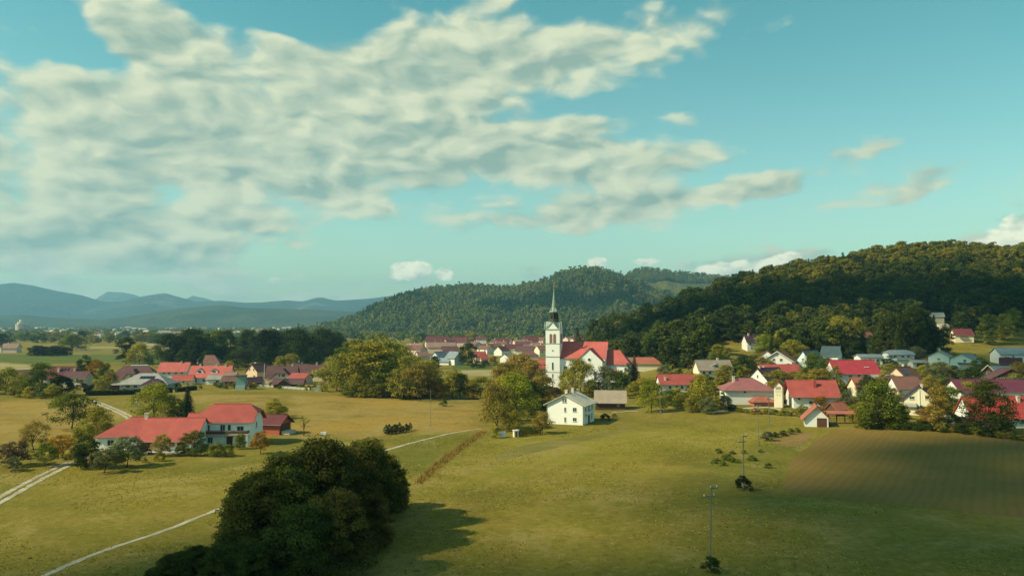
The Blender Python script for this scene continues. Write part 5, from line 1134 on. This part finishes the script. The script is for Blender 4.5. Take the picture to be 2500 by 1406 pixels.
# olive grove in the middle
OG = 'olive grove right of the house row'
for (px, py, tp, kd, cl, wf) in ((822, 955, 878, 'broad', 'olive', 1.1), (850, 962, 862, 'oak', 'olive', .95), (880, 900, 838, 'tall', 'olive', 1.1), (902, 966, 832, 'tall', 'yellow', 1.25), (885, 968, 900, 'oak', 'olive', .9), (925, 940, 812, 'tall', 'olive', 1.15), (938, 968, 880, 'oak', 'green', .95), (960, 930, 832, 'tall', 'yellow', 1.1), (968, 970, 900, 'oak', 'olive', .95),
                               (985, 930, 848, 'oak', 'yellow', .9), (1002, 955, 868, 'oak', 'olive', 1.0), (1022, 974, 888, 'oak', 'brown', 1.0), (1038, 968, 878, 'oak', 'olive', .95), (1012, 968, 900, 'oak', 'olive', .9), (845, 930, 835, 'tall', 'green', 1.1), (868, 920, 826, 'tall', 'olive', 1.1), (915, 970, 925, 'broad', 'olive', 1.2), (860, 969, 930, 'broad', 'green', 1.2), (990, 974, 930, 'broad', 'green', 1.2)):
    T(px, py, tp, kd, cl, 'olive-green tree in the dense grove right of the house row', OG, wf * 1.12)
T(1076, 973, 928, 'broad', 'orange', 'golden autumn tree at the grove foot', wf=1.1)
T(1104, 974, 898, 'tall', 'olive', 'slender olive tree right of the golden tree', wf=1.0)
T(1124, 974, 912, 'oak', 'dark', 'dark green round tree right of the golden tree', wf=.8)
T(1150, 974, 930, 'broad', 'brown', 'brownish bush tree in the middle hedge', wf=1.1)
T(1172, 974, 918, 'broad', 'olive', 'pale olive bush tree next to the big brown-olive tree', wf=1.2)
T(1083, 992, 974, 'shrub', 'green', 'lone small bush in the tan meadow')
T(1062, 900, 868, 'broad', 'dark', 'dark tree between the grey-roofed twins and the grove')
T(1143, 892, 835, 'broad', 'dark', 'dark tree right of the grey-roofed twins', wf=.8)
T(1165, 898, 880, 'shrub', 'dark', 'dark shrub before the lone red-roofed house', wf=1.4)
T(1185, 897, 880, 'shrub', 'dark', 'second dark shrub before the lone red-roofed house', wf=1.2)
T(1205, 892, 868, 'broad', 'brown', 'brownish tree right of the lone red-roofed house')
# around the white house and church
T(1213, 1048, 938, 'oak', 'brown', 'big brown-olive tree with visible trunk left of the white house', wf=.82)
T(1258, 1030, 912, 'oak', 'lime', 'big yellow-green tree behind the brown-olive tree', wf=.85)
T(1298, 1014, 930, 'oak', 'dark', 'dark tree in the shade beside the white house', wf=.9)
T(1250, 1000, 905, 'oak', 'yellow', 'yellow-topped tree among the big trees left of the white house', wf=.9)
T(1232, 965, 885, 'oak', 'brown', 'russet tree behind the big yellow-green tree', wf=.9)
T(1268, 955, 862, 'oak', 'brown', 'russet treetop with pale gaps left of the church tower', wf=.95)
T(1300, 960, 878, 'oak', 'brown', 'russet tree touching the church tower', wf=.9)
T(1325, 978, 915, 'broad', 'brown', 'brownish tree below the church tower', wf=1.1)
T(1354, 970, 945, 'shrub', 'purple', 'dark reddish bush at the tower foot', wf=1.3)
T(1253, 1052, 998, 'broad', 'yellow', 'light green small tree before the dark tree', wf=.9)
T(1324, 1058, 1006, 'orchard', 'brown', 'brownish bush tree at the white house corner', wf=1.1)
T(1212, 1068, 1040, 'shrub', 'olive', 'olive bush beside the pale blue tank', wf=.9)
T(1416, 968, 876, 'oak', 'olive', 'large olive tree right before the church transept', wf=.78)
T(1388, 960, 900, 'broad', 'olive', 'olive tree between church tower and transept', wf=1.0)
T(1448, 965, 925, 'broad', 'green', 'green tree at the transept foot', wf=1.1)
T(1482, 966, 893, 'oak', 'grey', 'grey-green tree right of the transept', wf=.8)
T(1512, 965, 905, 'broad', 'green', 'green tree below the choir roof', wf=1.1)
T(1549, 940, 864, 'spruce', 'purple', 'brownish conifer right of the choir', wf=1.15)
T(1533, 945, 882, 'column', 'grey', 'narrow grey-green tree left of the brownish conifer')
T(1568, 968, 922, 'broad', 'yellow', 'yellowish bush tree right of the brown shed', wf=1.2)
T(1545, 972, 935, 'broad', 'olive', 'olive bush tree behind the brown shed', wf=1.1)
T(1590, 1006, 926, 'oak', 'lime', 'round green tree beside the pale utility pole', wf=.78)
T(1478, 1026, 1008, 'shrub', 'dark', 'dark shrub in the shade of the white house', wf=1.2)
T(1500, 1022, 1008, 'shrub', 'brown', 'brownish shrub before the brown shed')
# village trees
T(1716, 1004, 912, 'oak', 'olive', 'large olive tree before the grey-roofed house', wf=.78)
T(1636, 990, 950, 'broad', 'green', 'green bush tree before the long white house', wf=1.1)
T(1664, 992, 955, 'broad', 'olive', 'olive bush tree before the long white house')
T(1690, 1006, 968, 'broad', 'olive', 'bushy tree casting a shadow on the meadow', wf=1.1)
T(1728, 1010, 968, 'broad', 'grey', 'grey-green bush tree at the lane end', wf=1.1)
T(1772, 1000, 964, 'broad', 'grey', 'grey bushy tree before the mauve-roofed house', wf=1.1)
T(1790, 1002, 985, 'shrub', 'dark', 'dark shrub beside the pale lane', wf=1.3)
T(1838, 985, 952, 'broad', 'olive', 'olive bush tree left of the transformer tower', wf=.9)
for k, (px, py, tp, cl) in enumerate(((1822, 1008, 996, 'olive'), (1846, 1010, 994, 'orange'), (1868, 1010, 995, 'olive'), (1890, 1012, 998, 'green'), (1915, 1014, 996, 'lime'), (1938, 1016, 1000, 'olive'), (1806, 1006, 994, 'olive'))):
    T(px, py, tp, 'shrub', cl, 'low shrub in the ragged hedge below the transformer tower', 'hedge shrubs below the transformer tower', 1.5)
T(1752, 905, 838, 'tall', 'olive', 'pale feathery birch above the grey-roofed house', wf=.8)
T(1770, 900, 850, 'tall', 'olive', 'second pale birch above the grey-roofed house', wf=.8)
T(1722, 925, 878, 'broad', 'brown', 'brownish tree covering the left of the grey roof')
T(1795, 925, 885, 'broad', 'green', 'green tree right of the grey-roofed house', wf=1.1)
T(1815, 925, 895, 'broad', 'olive', 'olive bush below the bright meadow slope', wf=1.1)
T(1868, 868, 815, 'broad', 'lime', 'bright green tree right of the high white house', wf=1.1)
T(1912, 872, 802, 'oak', 'yellow', 'yellow-green domed tree on the slope', wf=.8)
T(1935, 884, 828, 'broad', 'olive', 'olive tree right of the domed yellow-green tree', wf=1.1)
T(1960, 880, 840, 'broad', 'brown', 'brownish tree above the teal roof')
T(2050, 866, 772, 'oak', 'olive', 'tall olive tree standing out on the slope', wf=.8)
T(2015, 868, 812, 'broad', 'green', 'green tree left below the tall olive tree', wf=1.1)
T(2075, 875, 825, 'broad', 'dark', 'dark tree right below the tall olive tree', wf=1.1)
T(1985, 940, 862, 'oak', 'green', 'large green tree between double-gabled and crimson-roofed houses', wf=.8)
T(2010, 952, 900, 'oak', 'olive', 'spreading olive tree left of the crimson-roofed house', wf=.9)
T(1940, 940, 905, 'broad', 'brown', 'rust-brown tree beside the bright red long roof')
T(2040, 965, 925, 'broad', 'green', 'green tree below the crimson-roofed house', wf=1.2)
T(2003, 1000, 965, 'broad', 'orange', 'ochre tree before the broad red roof', wf=1.0)
T(1958, 1012, 985, 'broad', 'olive', 'climbing vine tree at the left of the tile-roofed barn')
T(2068, 1010, 955, 'broad', 'grey', 'grey-green tree with white blossoms behind the hayrack', wf=1.0)
T(2090, 1030, 985, 'broad', 'olive', 'olive tree right behind the hayrack')
T(2146, 1044, 930, 'oak', 'green', 'very big green tree at the far edge of the mown field', wf=.92)
T(2112, 1040, 985, 'broad', 'olive', 'olive undergrowth tree left below the very big tree', wf=1.1)
T(2180, 1042, 975, 'broad', 'green', 'green tree right below the very big tree', wf=1.1)
T(2160, 955, 905, 'broad', 'brown', 'brown tree behind the very big green tree')
T(2290, 1050, 930, 'tall', 'brown', 'tall brownish tree right of the cream gabled house', wf=.75)
T(2262, 1044, 995, 'broad', 'orange', 'rusty tree before the cream gabled house')
T(2215, 1042, 1005, 'sparse', 'olive', 'thin-leaved tree before the cream gabled house', wf=1.2)
T(2325, 1050, 1005, 'broad', 'green', 'green tree beside the flat grey garage', wf=.9)
T(2412, 1056, 928, 'oak', 'near', 'big dark drooping tree before the red-roofed edge house', wf=.8)
T(2365, 990, 930, 'oak', 'olive', 'olive-topped tree before the long purple roof', wf=.9)
T(2445, 1055, 1010, 'broad', 'dark', 'dark bushy tree at the right end of the field edge', wf=1.2)
T(2250, 925, 890, 'oak', 'olive', 'olive tree on the bank above the peach-gabled house', wf=1.0)
T(2290, 930, 885, 'oak', 'grey', 'grey-green tree below the white gabled slope house', wf=1.0)
T(2330, 930, 892, 'oak', 'dark', 'dark tree below the wide-gabled house', wf=1.1)
T(2370, 935, 905, 'broad', 'grey', 'blue-grey bush below the carport', wf=1.2)
T(2270, 960, 915, 'broad', 'brown', 'brown tree behind the cream gabled house', wf=1.0)
T(2130, 885, 860, 'broad', 'green', 'green tree beside the flat pale roof')
T(2172, 905, 868, 'broad', 'dark', 'dark tree right of the flat pale roof')
T(2492, 960, 915, 'broad', 'dark', 'dark tree at the right edge beside the timber chalet')
FE = 'hedge along the mown field'
for k in range(24):
    px = 2105 + k * 17 + trg.uniform(-5, 5); py = float(np.interp(px, [2100, 2260, 2380, 2510], [1046, 1052, 1061, 1078])) + trg.uniform(-2, 1)
    T(px, py, py - trg.uniform(13, 26), 'shrub', trg.choice(('olive', 'dark', 'green', 'brown')), 'shrub in the ragged hedge along the mown field', FE, 1.4)
# pines on the slope and forest edge
PN = 'dark pines on the slope'
for (px, py, tp) in ((2150, 868, 775), (2172, 872, 760), (2200, 875, 735), (2228, 872, 742), (2255, 870, 752), (2282, 866, 765), (2305, 870, 790), (2140, 880, 810), (2190, 880, 800)):
    T(px, py, tp, 'tall' if trg.random() < .6 else 'spruce', 'near', 'tall dark pine in the stand above the pale-roofed houses', PN, .85)
EG = 'trees along the foot of the wooded hill'
for k in range(46):
    px = 1432 + k * 8.6 + trg.uniform(-4, 4) if k < 34 else trg.choice((trg.uniform(1960, 2120), trg.uniform(2350, 2500), trg.uniform(1760, 1830)))
    u = (px - CX) / F; f_ = float(np.interp(u, HU, HF)); Yd = f_ + trg.uniform(-25, 30)
    if 1796 < px < 1878 or 2315 < px < 2385: continue
    T(px, 0, 0, trg.choice(('tall', 'tall', 'broad', 'spruce')), trg.choice(('green', 'dark', 'olive', 'green', 'dark')), 'tree in the front row of the wooded hill', EG, .95, pos=at(px, Yd), hgt=trg.uniform(11, 19))
# dark grove behind the left houses
DG = 'dark grove behind the left house row'
for k in range(34):
    px = 420 + k * 12.4 + trg.uniform(-6, 6); Yd = trg.uniform(500, 600); hp = trg.uniform(20, 25)
    if trg.random() < .3: Yd -= 30; hp *= .6
    T(px, 0, 0, trg.choice(('tall', 'tall', 'oak')), trg.choice(('dark', 'dark', 'vdark', 'dark', 'green')), 'tall dark tree in the grove behind the house row', DG, 1.0, pos=at(px, Yd), hgt=hp)
T(478, 898, 850, 'spruce', 'vdark', 'blackish spruce in front of the dark grove', wf=1.3)
T(651, 897, 838, 'spruce', 'olive', 'pointed light green spruce before the dark grove', wf=.9)
T(685, 900, 868, 'broad', 'olive', 'olive bush tree before the dark grove', wf=1.1)
T(710, 900, 862, 'broad', 'olive', 'second olive bush tree before the dark grove', wf=1.1)
T(560, 905, 880, 'broad', 'olive', 'low olive tree behind the brown-roofed house', wf=1.2)
T(810, 925, 870, 'oak', 'olive', 'olive tree behind the antenna house')
# thicket and scattered trees on the far plain
TH = 'blackish thicket on the far field edge'
for k in range(9): T(85 + k * 9.5, 869, 869 - trg.uniform(20, 27), 'broad', 'vdark', 'blackish tree in the thicket on the green field edge', TH, 1.35)
SP = 'scattered trees on the far plain'
for k in range(60):
    px = trg.uniform(-10, 800) if k < 42 else trg.uniform(820, 1420); Yd = trg.choice((trg.uniform(760, 1000), trg.uniform(1000, 1700)))
    if k >= 42: Yd = trg.uniform(1000, 1650)
    if 215 < px < 430 and Yd < 950: Yd += 350
    if px < 60 and Yd < 800: continue
    T(px, 0, 0, trg.choice(('oak', 'broad', 'tall', 'oak')), trg.choice(('green', 'dark', 'olive', 'dark', 'brown', 'green')), 'tree scattered across the far plain', SP, 1.35, pos=at(px, Yd), hgt=trg.uniform(9, 17))
# foreground thicket
FT = 'foreground thicket'
for (px, py, tp, wf, var) in ((640, 1392, 1140, 1.05, 0), (700, 1372, 1100, .95, 1), (596, 1345, 1162, .95, 2), (775, 1352, 1066, .95, 2), (838, 1325, 1078, .95, 0), (888, 1290, 1064, .92, 1), (935, 1262, 1098, .95, 2), (968, 1240, 1142, .95, 0), (820, 1402, 1190, 1.05, 1), (735, 1425, 1220, 1.1, 0), (895, 1345, 1180, 1.0, 2), (680, 1300, 1120, 1.0, 2)):
    T(px, py, tp, 'thicket', trg.choice(('near', 'near2', 'near3')), 'dark bushy tree in the foreground thicket', FT, wf, var=var)
for (px, py, tp, wf) in ((420, 1440, 1340, 1.1), (480, 1440, 1322, 1.15), (540, 1445, 1318, 1.15), (600, 1450, 1312, 1.1), (380, 1450, 1372, 1.1)):
    T(px, py, tp, 'thicket', 'near', 'dark shrub in the low mound beside the thicket', 'low shrubs at the bottom edge', wf * 1.25, name='shrub')
# meadow shrubs, rows
T(1816, 1197, 1158, 'shrub', 'vdark', 'round dark shrub at a utility pole foot in the meadow', wf=.85)
T(1737, 1398, 1352, 'shrub', 'near', 'dark shrub at the foot of the nearest utility pole', wf=1.0)
WD = 'weedy bushes in the meadow'
for (px, py, tp) in ((1875, 1076, 1052), (1895, 1068, 1052), (1912, 1064, 1048), (1930, 1060, 1044), (1946, 1056, 1042), (1866, 1070, 1056)): T(px, py, tp, 'shrub', trg.choice(('green', 'dark', 'grey')), 'low weedy bush in the line behind the third pole', WD, 1.2)
for k in range(14): T(trg.uniform(1735, 1890), trg.uniform(1102, 1142), 0, 'shrub', 'green', 'small green weed clump in the lush patch of meadow', 'weed clumps in the lush patch', 1.6, hgt=trg.uniform(.6, 1.1))
CN = 'maize plants by the footpath'
for k in range(16): T(944 + k * 3.9 + trg.uniform(-2, 2), 1060 - k * .6 + trg.uniform(-2, 2), 0, 'column', 'dark', 'dark upright plant in the maize patch above the footpath', CN, 1.5, name='maize_plant', hgt=trg.uniform(1.6, 3.0))
for k in range(22): T(1264 + (k % 11) * 5.4 + trg.uniform(-1, 1), 1066 - (k % 11) * .5 - (k // 11) * 7, 0, 'column', 'green', 'staked bean plant in the rows beside the cream hut', 'bean rows beside the cream hut', 1.3, name='bean_plant', hgt=trg.uniform(1.4, 2.2))
# gardens between the village houses and along the left house row
VG = 'garden trees between the village houses'
for k in range(90):
    px, py = trg.uniform(1620, 2500), trg.uniform(880, 1000)
    p_ = G(px, py); 
    if any(abs((px - (CX + o_.location.x / o_.location.y * F))) < 24 and o_.location.y > p_.y - 6 and o_.location.y - p_.y < 26 for o_ in COL.objects if o_.parent is None and o_.get('category') in ('house', 'tower', 'shed', 'barn')): continue
    T(px, py, 0, trg.choice(('broad', 'broad', 'oak', 'column')), trg.choice(('green', 'olive', 'dark', 'brown', 'grey', 'olive')), 'garden tree between the village houses', VG, 1.2, pos=p_, hgt=trg.uniform(4.5, 9))
for k in range(55):
    px, py = trg.uniform(1620, 2500), trg.uniform(915, 1035); Y_ = py + (0 if px > 2060 else -28 if py > 1000 else 0)
    T(px, Y_, 0, trg.choice(('shrub', 'broad', 'shrub')), trg.choice(('green', 'olive', 'dark', 'brown', 'grey', 'olive')), 'low bush before a village house', 'low bushes before the village houses', 1.2, hgt=trg.uniform(2.0, 4.6))
LG = 'garden bushes along the left house row'
for k in range(26):
    px = trg.uniform(425, 800); py = 945 + trg.uniform(-4, 6) + (px - 600) * .02
    T(px, py, 0, 'shrub', trg.choice(('olive', 'green', 'grey', 'brown', 'yellow')), 'garden bush at the meadow edge below the house row', LG, 1.1, hgt=trg.uniform(1.2, 2.6))
# clipped hedges
M_HEDGE = mat('hedge_core', (.016, .024, .010), 1.0, .4, 1.5)
def hedge(pts, w, hgt, clr, label):
    ws = [G(a, b) for a, b in pts]; r_ = thing('hedge', ws[0], 0, label, 'hedge'); rgn = np.random.RandomState(len(label)); mb = MB(); pos, nr = [], []
    for a, b in zip(ws, ws[1:]):
        d = b - a; L = math.hypot(d.x, d.y); an = math.atan2(d.y, d.x); m = (a + b) / 2 - ws[0]; mb.box((m.x, m.y, hgt / 2 - .2), (L, w * .85, hgt * .9), an)
        n = int(L * (w + 2 * hgt) * 26); u = rgn.rand(n); k = rgn.rand(n) * (w + 2 * hgt); side = np.where(k < hgt, -1, np.where(k > hgt + w, 1, 0))
        v = np.where(side == 0, k - hgt - w / 2, side * w / 2) + rgn.normal(size=n) * .07; z = np.where(side == 0, hgt, np.where(side < 0, k, k - hgt - w)) + rgn.normal(size=n) * .09
        px_ = (a.x - ws[0].x) + d.x * u - math.sin(an) * v; py_ = (a.y - ws[0].y) + d.y * u + math.cos(an) * v
        pos.append(np.stack([px_, py_, z], 1)); q_ = np.stack([-math.sin(an) * side, math.cos(an) * side, (side == 0) * 1.0], 1) + rgn.normal(size=(n, 3)) * .5; nr.append(q_ / np.linalg.norm(q_, axis=1)[:, None])
    pos = np.concatenate(pos); nr = np.concatenate(nr); mb.build('stems', M_HEDGE, r_)
    c = obj('foliage', mesh_np('hedge_foliage', quads(pos, nr, rgn.uniform(.22, .42, len(pos)), .7, rgn), rgn.rand(len(pos)), [M_LEAF]), r_); c.color = (*CLR[clr], 1)
hedge([(210, 966), (260, 965), (320, 963), (420, 958)], 1.6, 1.9, 'vdark', 'long dark clipped hedge below the grey bungalow')
hedge([(208, 957), (240, 946)], 1.5, 1.8, 'vdark', 'short dark hedge running up to the cream-walled house')
hedge([(430, 957), (478, 951)], 1.4, 1.6, 'vdark', 'short dark hedge right of the yellow-green tree')
# rusty sedge standing in the ditch, grass tufts on the meadow
def blades(name, pts, hmin, hmax, w, colr, label, seed, spread=.25):
    rgn = np.random.RandomState(seed); n = len(pts); an = rgn.rand(n) * 6.283; hh = rgn.uniform(hmin, hmax, n); ww = rgn.uniform(.6, 1.3, n) * w; le = rgn.normal(size=(n, 2)) * spread * hh[:, None]
    tx = np.stack([np.cos(an), np.sin(an), np.zeros(n)], 1) * ww[:, None] / 2; topv = np.stack([le[:, 0], le[:, 1], hh], 1); P_ = pts
    Q = np.stack([P_ - tx, P_ + tx, P_ + topv + tx * .35, P_ + topv - tx * .35], 1)
    o_ = tag(obj(name, mesh_np(name, Q, rgn.rand(n), [M_LEAF])), label, kind='stuff'); o_.color = (*colr, 1); return o_
def in_poly(wp2, n, seed):
    rgn = np.random.RandomState(seed); a = np.array(wp2); out_ = []
    while len(out_) < n:
        x = rgn.uniform(a[:, 0].min(), a[:, 0].max(), n * 2); y = rgn.uniform(a[:, 1].min(), a[:, 1].max(), n * 2); k = poly_sd(wp2, x, y) > 0
        out_ += list(zip(x[k], y[k]))
    o_ = np.array(out_[:n]); return np.column_stack([o_, H(o_[:, 0], o_[:, 1])])
blades('sedge', in_poly(wp_([(1012, 1178), (1062, 1132), (1122, 1088), (1172, 1054), (1190, 1053), (1140, 1090), (1083, 1136), (1026, 1184)]), 1600, 3), .2, .6, .12, (.26, .16, .04), 'tall rusty sedge along the ditch', 3)
mp_ = in_poly(wp_([(-250, 1080), (500, 1150), (1000, 1050), (1500, 1045), (1900, 1040), (2600, 1085), (2800, 1440), (-300, 1440)]), 60000, 8)
pk = np.array([mnoise.noise(Vector((a[0] * .05, a[1] * .05, 1))) for a in mp_]); mp_ = mp_[(pk > -.05) & (poly_sd(fld, mp_[:, 0], mp_[:, 1]) < 0)]
blades('grass', mp_, .05, .16, .18, (.28, .225, .036), 'tufts of yellowing grass over the near meadow', 5, .9)

# ---------------------------------------------------------------- woods that read as one mass
def src(name, Q, tn, tr, m):
    me_ = mesh_np(name, Q, tn, [m, M_BARK], tr); return bpy.data.objects.new(name, me_)
SRC = bpy.data.collections.new('wood_sources')
woods = [src('wood_a%d' % s, *broad(100 + s, 16, 5.2, 2.5, 46, 1700, .95, sh, 4), M_FOREST if s < 2 else M_FORESTSUN) for s, sh in ((0, 'tall'), (1, 'dome'), (2, 'dome'), (3, 'tall'))] + [src('wood_b%d' % s, *spruce(120 + s, 21, 4.2, 18, 1.5, .9), M_CONIF) for s in (0, 1)]
for o_ in woods: SRC.objects.link(o_)
SRC2 = bpy.data.collections.new('far_wood_sources')
for o_ in [src('wood_c%d' % s, *broad(140 + s, 15, 6.0, 1.0, 16, 170, 2.9, sh, 0), M_FARLEAF) for s, sh in ((0, 'dome'), (1, 'round'), (2, 'tall'))] + [src('wood_d0', *spruce(150, 19, 4.4, 9, 2.9, .7), M_CONIF)]: SRC2.objects.link(o_)
def scatter(name, pts, scl, idx, coll, label, seed):
    rgn = np.random.RandomState(seed); n = len(pts); me_ = bpy.data.meshes.new(name); me_.vertices.add(n); me_.vertices.foreach_set('co', pts.astype(np.float32).ravel())
    a = me_.attributes.new('sc', 'FLOAT_VECTOR', 'POINT'); a.data.foreach_set('vector', scl.astype(np.float32).ravel())
    a = me_.attributes.new('rt', 'FLOAT_VECTOR', 'POINT'); r_ = np.zeros((n, 3), np.float32); r_[:, 2] = rgn.rand(n) * 6.283; a.data.foreach_set('vector', r_.ravel())
    a = me_.attributes.new('ix', 'INT', 'POINT'); a.data.foreach_set('value', idx.astype(np.int32))
    ng = bpy.data.node_groups.new(name, 'GeometryNodeTree'); ng.interface.new_socket('Geometry', in_out='INPUT', socket_type='NodeSocketGeometry'); ng.interface.new_socket('Geometry', in_out='OUTPUT', socket_type='NodeSocketGeometry')
    N = ng.nodes.new; gi, go, ip, ci = N('NodeGroupInput'), N('NodeGroupOutput'), N('GeometryNodeInstanceOnPoints'), N('GeometryNodeCollectionInfo')
    ci.inputs[0].default_value = coll; ci.inputs[1].default_value = True; ci.inputs[2].default_value = True
    def na(nm, ty): d = N('GeometryNodeInputNamedAttribute'); d.data_type = ty; d.inputs[0].default_value = nm; return [s for s in d.outputs if s.enabled and s.name == 'Attribute'][0]
    Lk = ng.links.new; Lk(gi.outputs[0], ip.inputs['Points']); Lk(ci.outputs[0], ip.inputs['Instance']); ip.inputs['Pick Instance'].default_value = True
    Lk(na('ix', 'INT'), ip.inputs['Instance Index']); Lk(na('rt', 'FLOAT_VECTOR'), ip.inputs['Rotation']); Lk(na('sc', 'FLOAT_VECTOR'), ip.inputs['Scale']); Lk(ip.outputs[0], go.inputs[0])
    o_ = obj(name, me_); md = o_.modifiers.new('scatter', 'NODES'); md.node_group = ng
    return tag(o_, label, kind='stuff')
# wooded slope on the right
HOUSES = [(o_.location.x, o_.location.y) for o_ in COL.objects if o_.parent is None and o_.get('category') in ('house', 'carport')]
hx = np.array(HOUSES)
rgn = np.random.RandomState(31); pts = []
gxs, gys = np.meshgrid(np.arange(40, 720, 6.6), np.arange(330, 1000, 6.6)); gxs = gxs + rgn.uniform(-3, 3, gxs.shape); gys = gys + rgn.uniform(-3, 3, gys.shape)
x, y = gxs.ravel(), gys.ravel(); u = x / y; fo = np.interp(u, HU, HF); dd = np.interp(u, HU, HD)
pxx = CX + u * F
low = np.where((pxx > 1500) & (pxx < 1725), 95, np.where((pxx > 1875) & (pxx < 2330), 45, 0))
okm = (u > .082) & (u < .80) & (y > fo + 6 - low) & (y < dd + 75)
okm &= ~((pxx > 1725) & (pxx < 1800) & (y < fo + 22))
okm &= ~((pxx > 2360) & (y < fo + 40)) & ~((pxx > 1800) & (pxx < 1875) & (y < fo + 8))
dmin = np.min(np.hypot(x[:, None] - hx[:, 0], y[:, None] - hx[:, 1]), 1); beh = np.min(np.where((np.abs(pxx[:, None] - (CX + hx[:, 0] / hx[:, 1] * F)) < 34) & (y[:, None] < hx[:, 1]) & (y[:, None] > hx[:, 1] - 70), 0, 1), 1)
okm &= (dmin > 9) & (beh > 0)
x, y = x[okm], y[okm]; n = len(x); s = rgn.uniform(.6, 1.0, n) + rgn.rand(n) ** 3 * .45; w = s * rgn.uniform(.85, 1.25, n)
cn = np.array([mnoise.noise(Vector((a * .012, b * .012, 3))) for a, b in zip(x, y)]); ridge_ = np.interp(x / y, HU, HD) - y < 45
pc = np.where(cn > .2, .45, .05) * np.where(ridge_ & (x / y > .40), .1, 1.0); con = rgn.rand(n) < pc
sun_gold = rgn.rand(n) < np.where((np.interp(x / y, HU, HD) - y < 150) & (x / y > .30), .8, .06)  # golden trees crowd the crest to imitate its sunlit band
idx = np.where(con, 4 + rgn.randint(0, 2, n), np.where(sun_gold, 2, 0) + rgn.randint(0, 2, n)); s = np.where(con, s * .82, s)
names = sorted(o_.name for o_ in SRC.objects)
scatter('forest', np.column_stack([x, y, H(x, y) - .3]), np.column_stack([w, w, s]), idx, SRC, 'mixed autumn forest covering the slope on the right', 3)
# woods on the rounded hill behind, and on the yellowish one
def hill_pts(V, n, seed, thin=None):
    rgn = np.random.RandomState(seed); r_, c_ = V.shape[:2]; i = rgn.uniform(0, 50, n); j = rgn.uniform(0, c_ - 2, n); i0, j0 = i.astype(int), j.astype(int); fi, fj = (i - i0)[:, None], (j - j0)[:, None]
    i0 = np.minimum(i0, r_ - 2)
    p_ = (V[i0, j0] * (1 - fi) + V[i0 + 1, j0] * fi) * (1 - fj) + (V[i0, j0 + 1] * (1 - fi) + V[i0 + 1, j0 + 1] * fi) * fj
    return p_
pA = hill_pts(VA, 17000, 4); s = rgn.uniform(.5, 1.05, len(pA)) + rgn.rand(len(pA)) ** 3 * .7; cnA = np.array([mnoise.noise(Vector((a[0] * .004, a[1] * .004, 9))) for a in pA])
scatter('forest', pA, np.column_stack([s, s, s]), np.where(rgn.rand(len(pA)) < np.where(cnA > .15, .45, .04), 3, rgn.randint(0, 3, len(pA))), SRC2, 'forest covering the rounded hill behind the spire', 5)
pB = hill_pts(VB, 9000, 6); cb = np.array([mnoise.noise(Vector((a[0] * .003, a[1] * .003, 5))) for a in pB]); pB = pB[(cb > -.12) | (pB[:, 0] > 760)]; s = rgn.uniform(.8, 1.3, len(pB))
scatter('forest', pB, np.column_stack([s, s, s]), rgn.randint(0, 3, len(pB)), SRC2, 'patchy woods on the yellowish hill behind', 7)
# tree belts of the far plain between fields and town
xx, yy = [], []
for k in range(5200):
    yv = rgn.choice((rgn.uniform(1150, 1750), rgn.uniform(1700, 2600), rgn.uniform(2500, 3850))); uv = rgn.uniform(-.72, .22 if yv < 1750 else -.1)
    if mnoise.noise(Vector((uv * yv * .0035, yv * .006, 2))) > -.05: xx.append(uv * yv); yy.append(yv)
xx, yy = np.array(xx), np.array(yy); s = rgn.uniform(.55, .95, len(xx)); w = s * rgn.uniform(1.1, 1.6, len(xx))
scatter('woodland', np.column_stack([xx, yy, H(xx, yy)]), np.column_stack([w, w, s]), rgn.randint(0, 3, len(xx)), SRC2, 'belts of trees across the distant plain', 9)
ORD = 'first second third fourth fifth sixth seventh eighth ninth tenth eleventh twelfth'.split()
for grp, txt in (('dark pines on the slope', '%s from the left of the tall dark pines above the pale-roofed houses'), ('blackish thicket on the far field edge', '%s blackish tree from the left in the thicket on the green field edge'),
                 ('foreground thicket', '%s from the left of the dark bushy trees in the foreground thicket'), ('low shrubs at the bottom edge', '%s from the left of the dark shrubs in the low bottom mound'),
                 ('hedge shrubs below the transformer tower', '%s shrub from the left in the ragged hedge below the transformer tower'), ('weedy bushes in the meadow', '%s low weedy bush from the left behind the third pole')):
    ms = sorted([o_ for o_ in COL.objects if o_.get('group') == grp], key=lambda o_: o_.location.x / o_.location.y)
    for k, o_ in enumerate(ms): o_['label'] = txt % ORD[k]
print('TREES', NTREE[0])
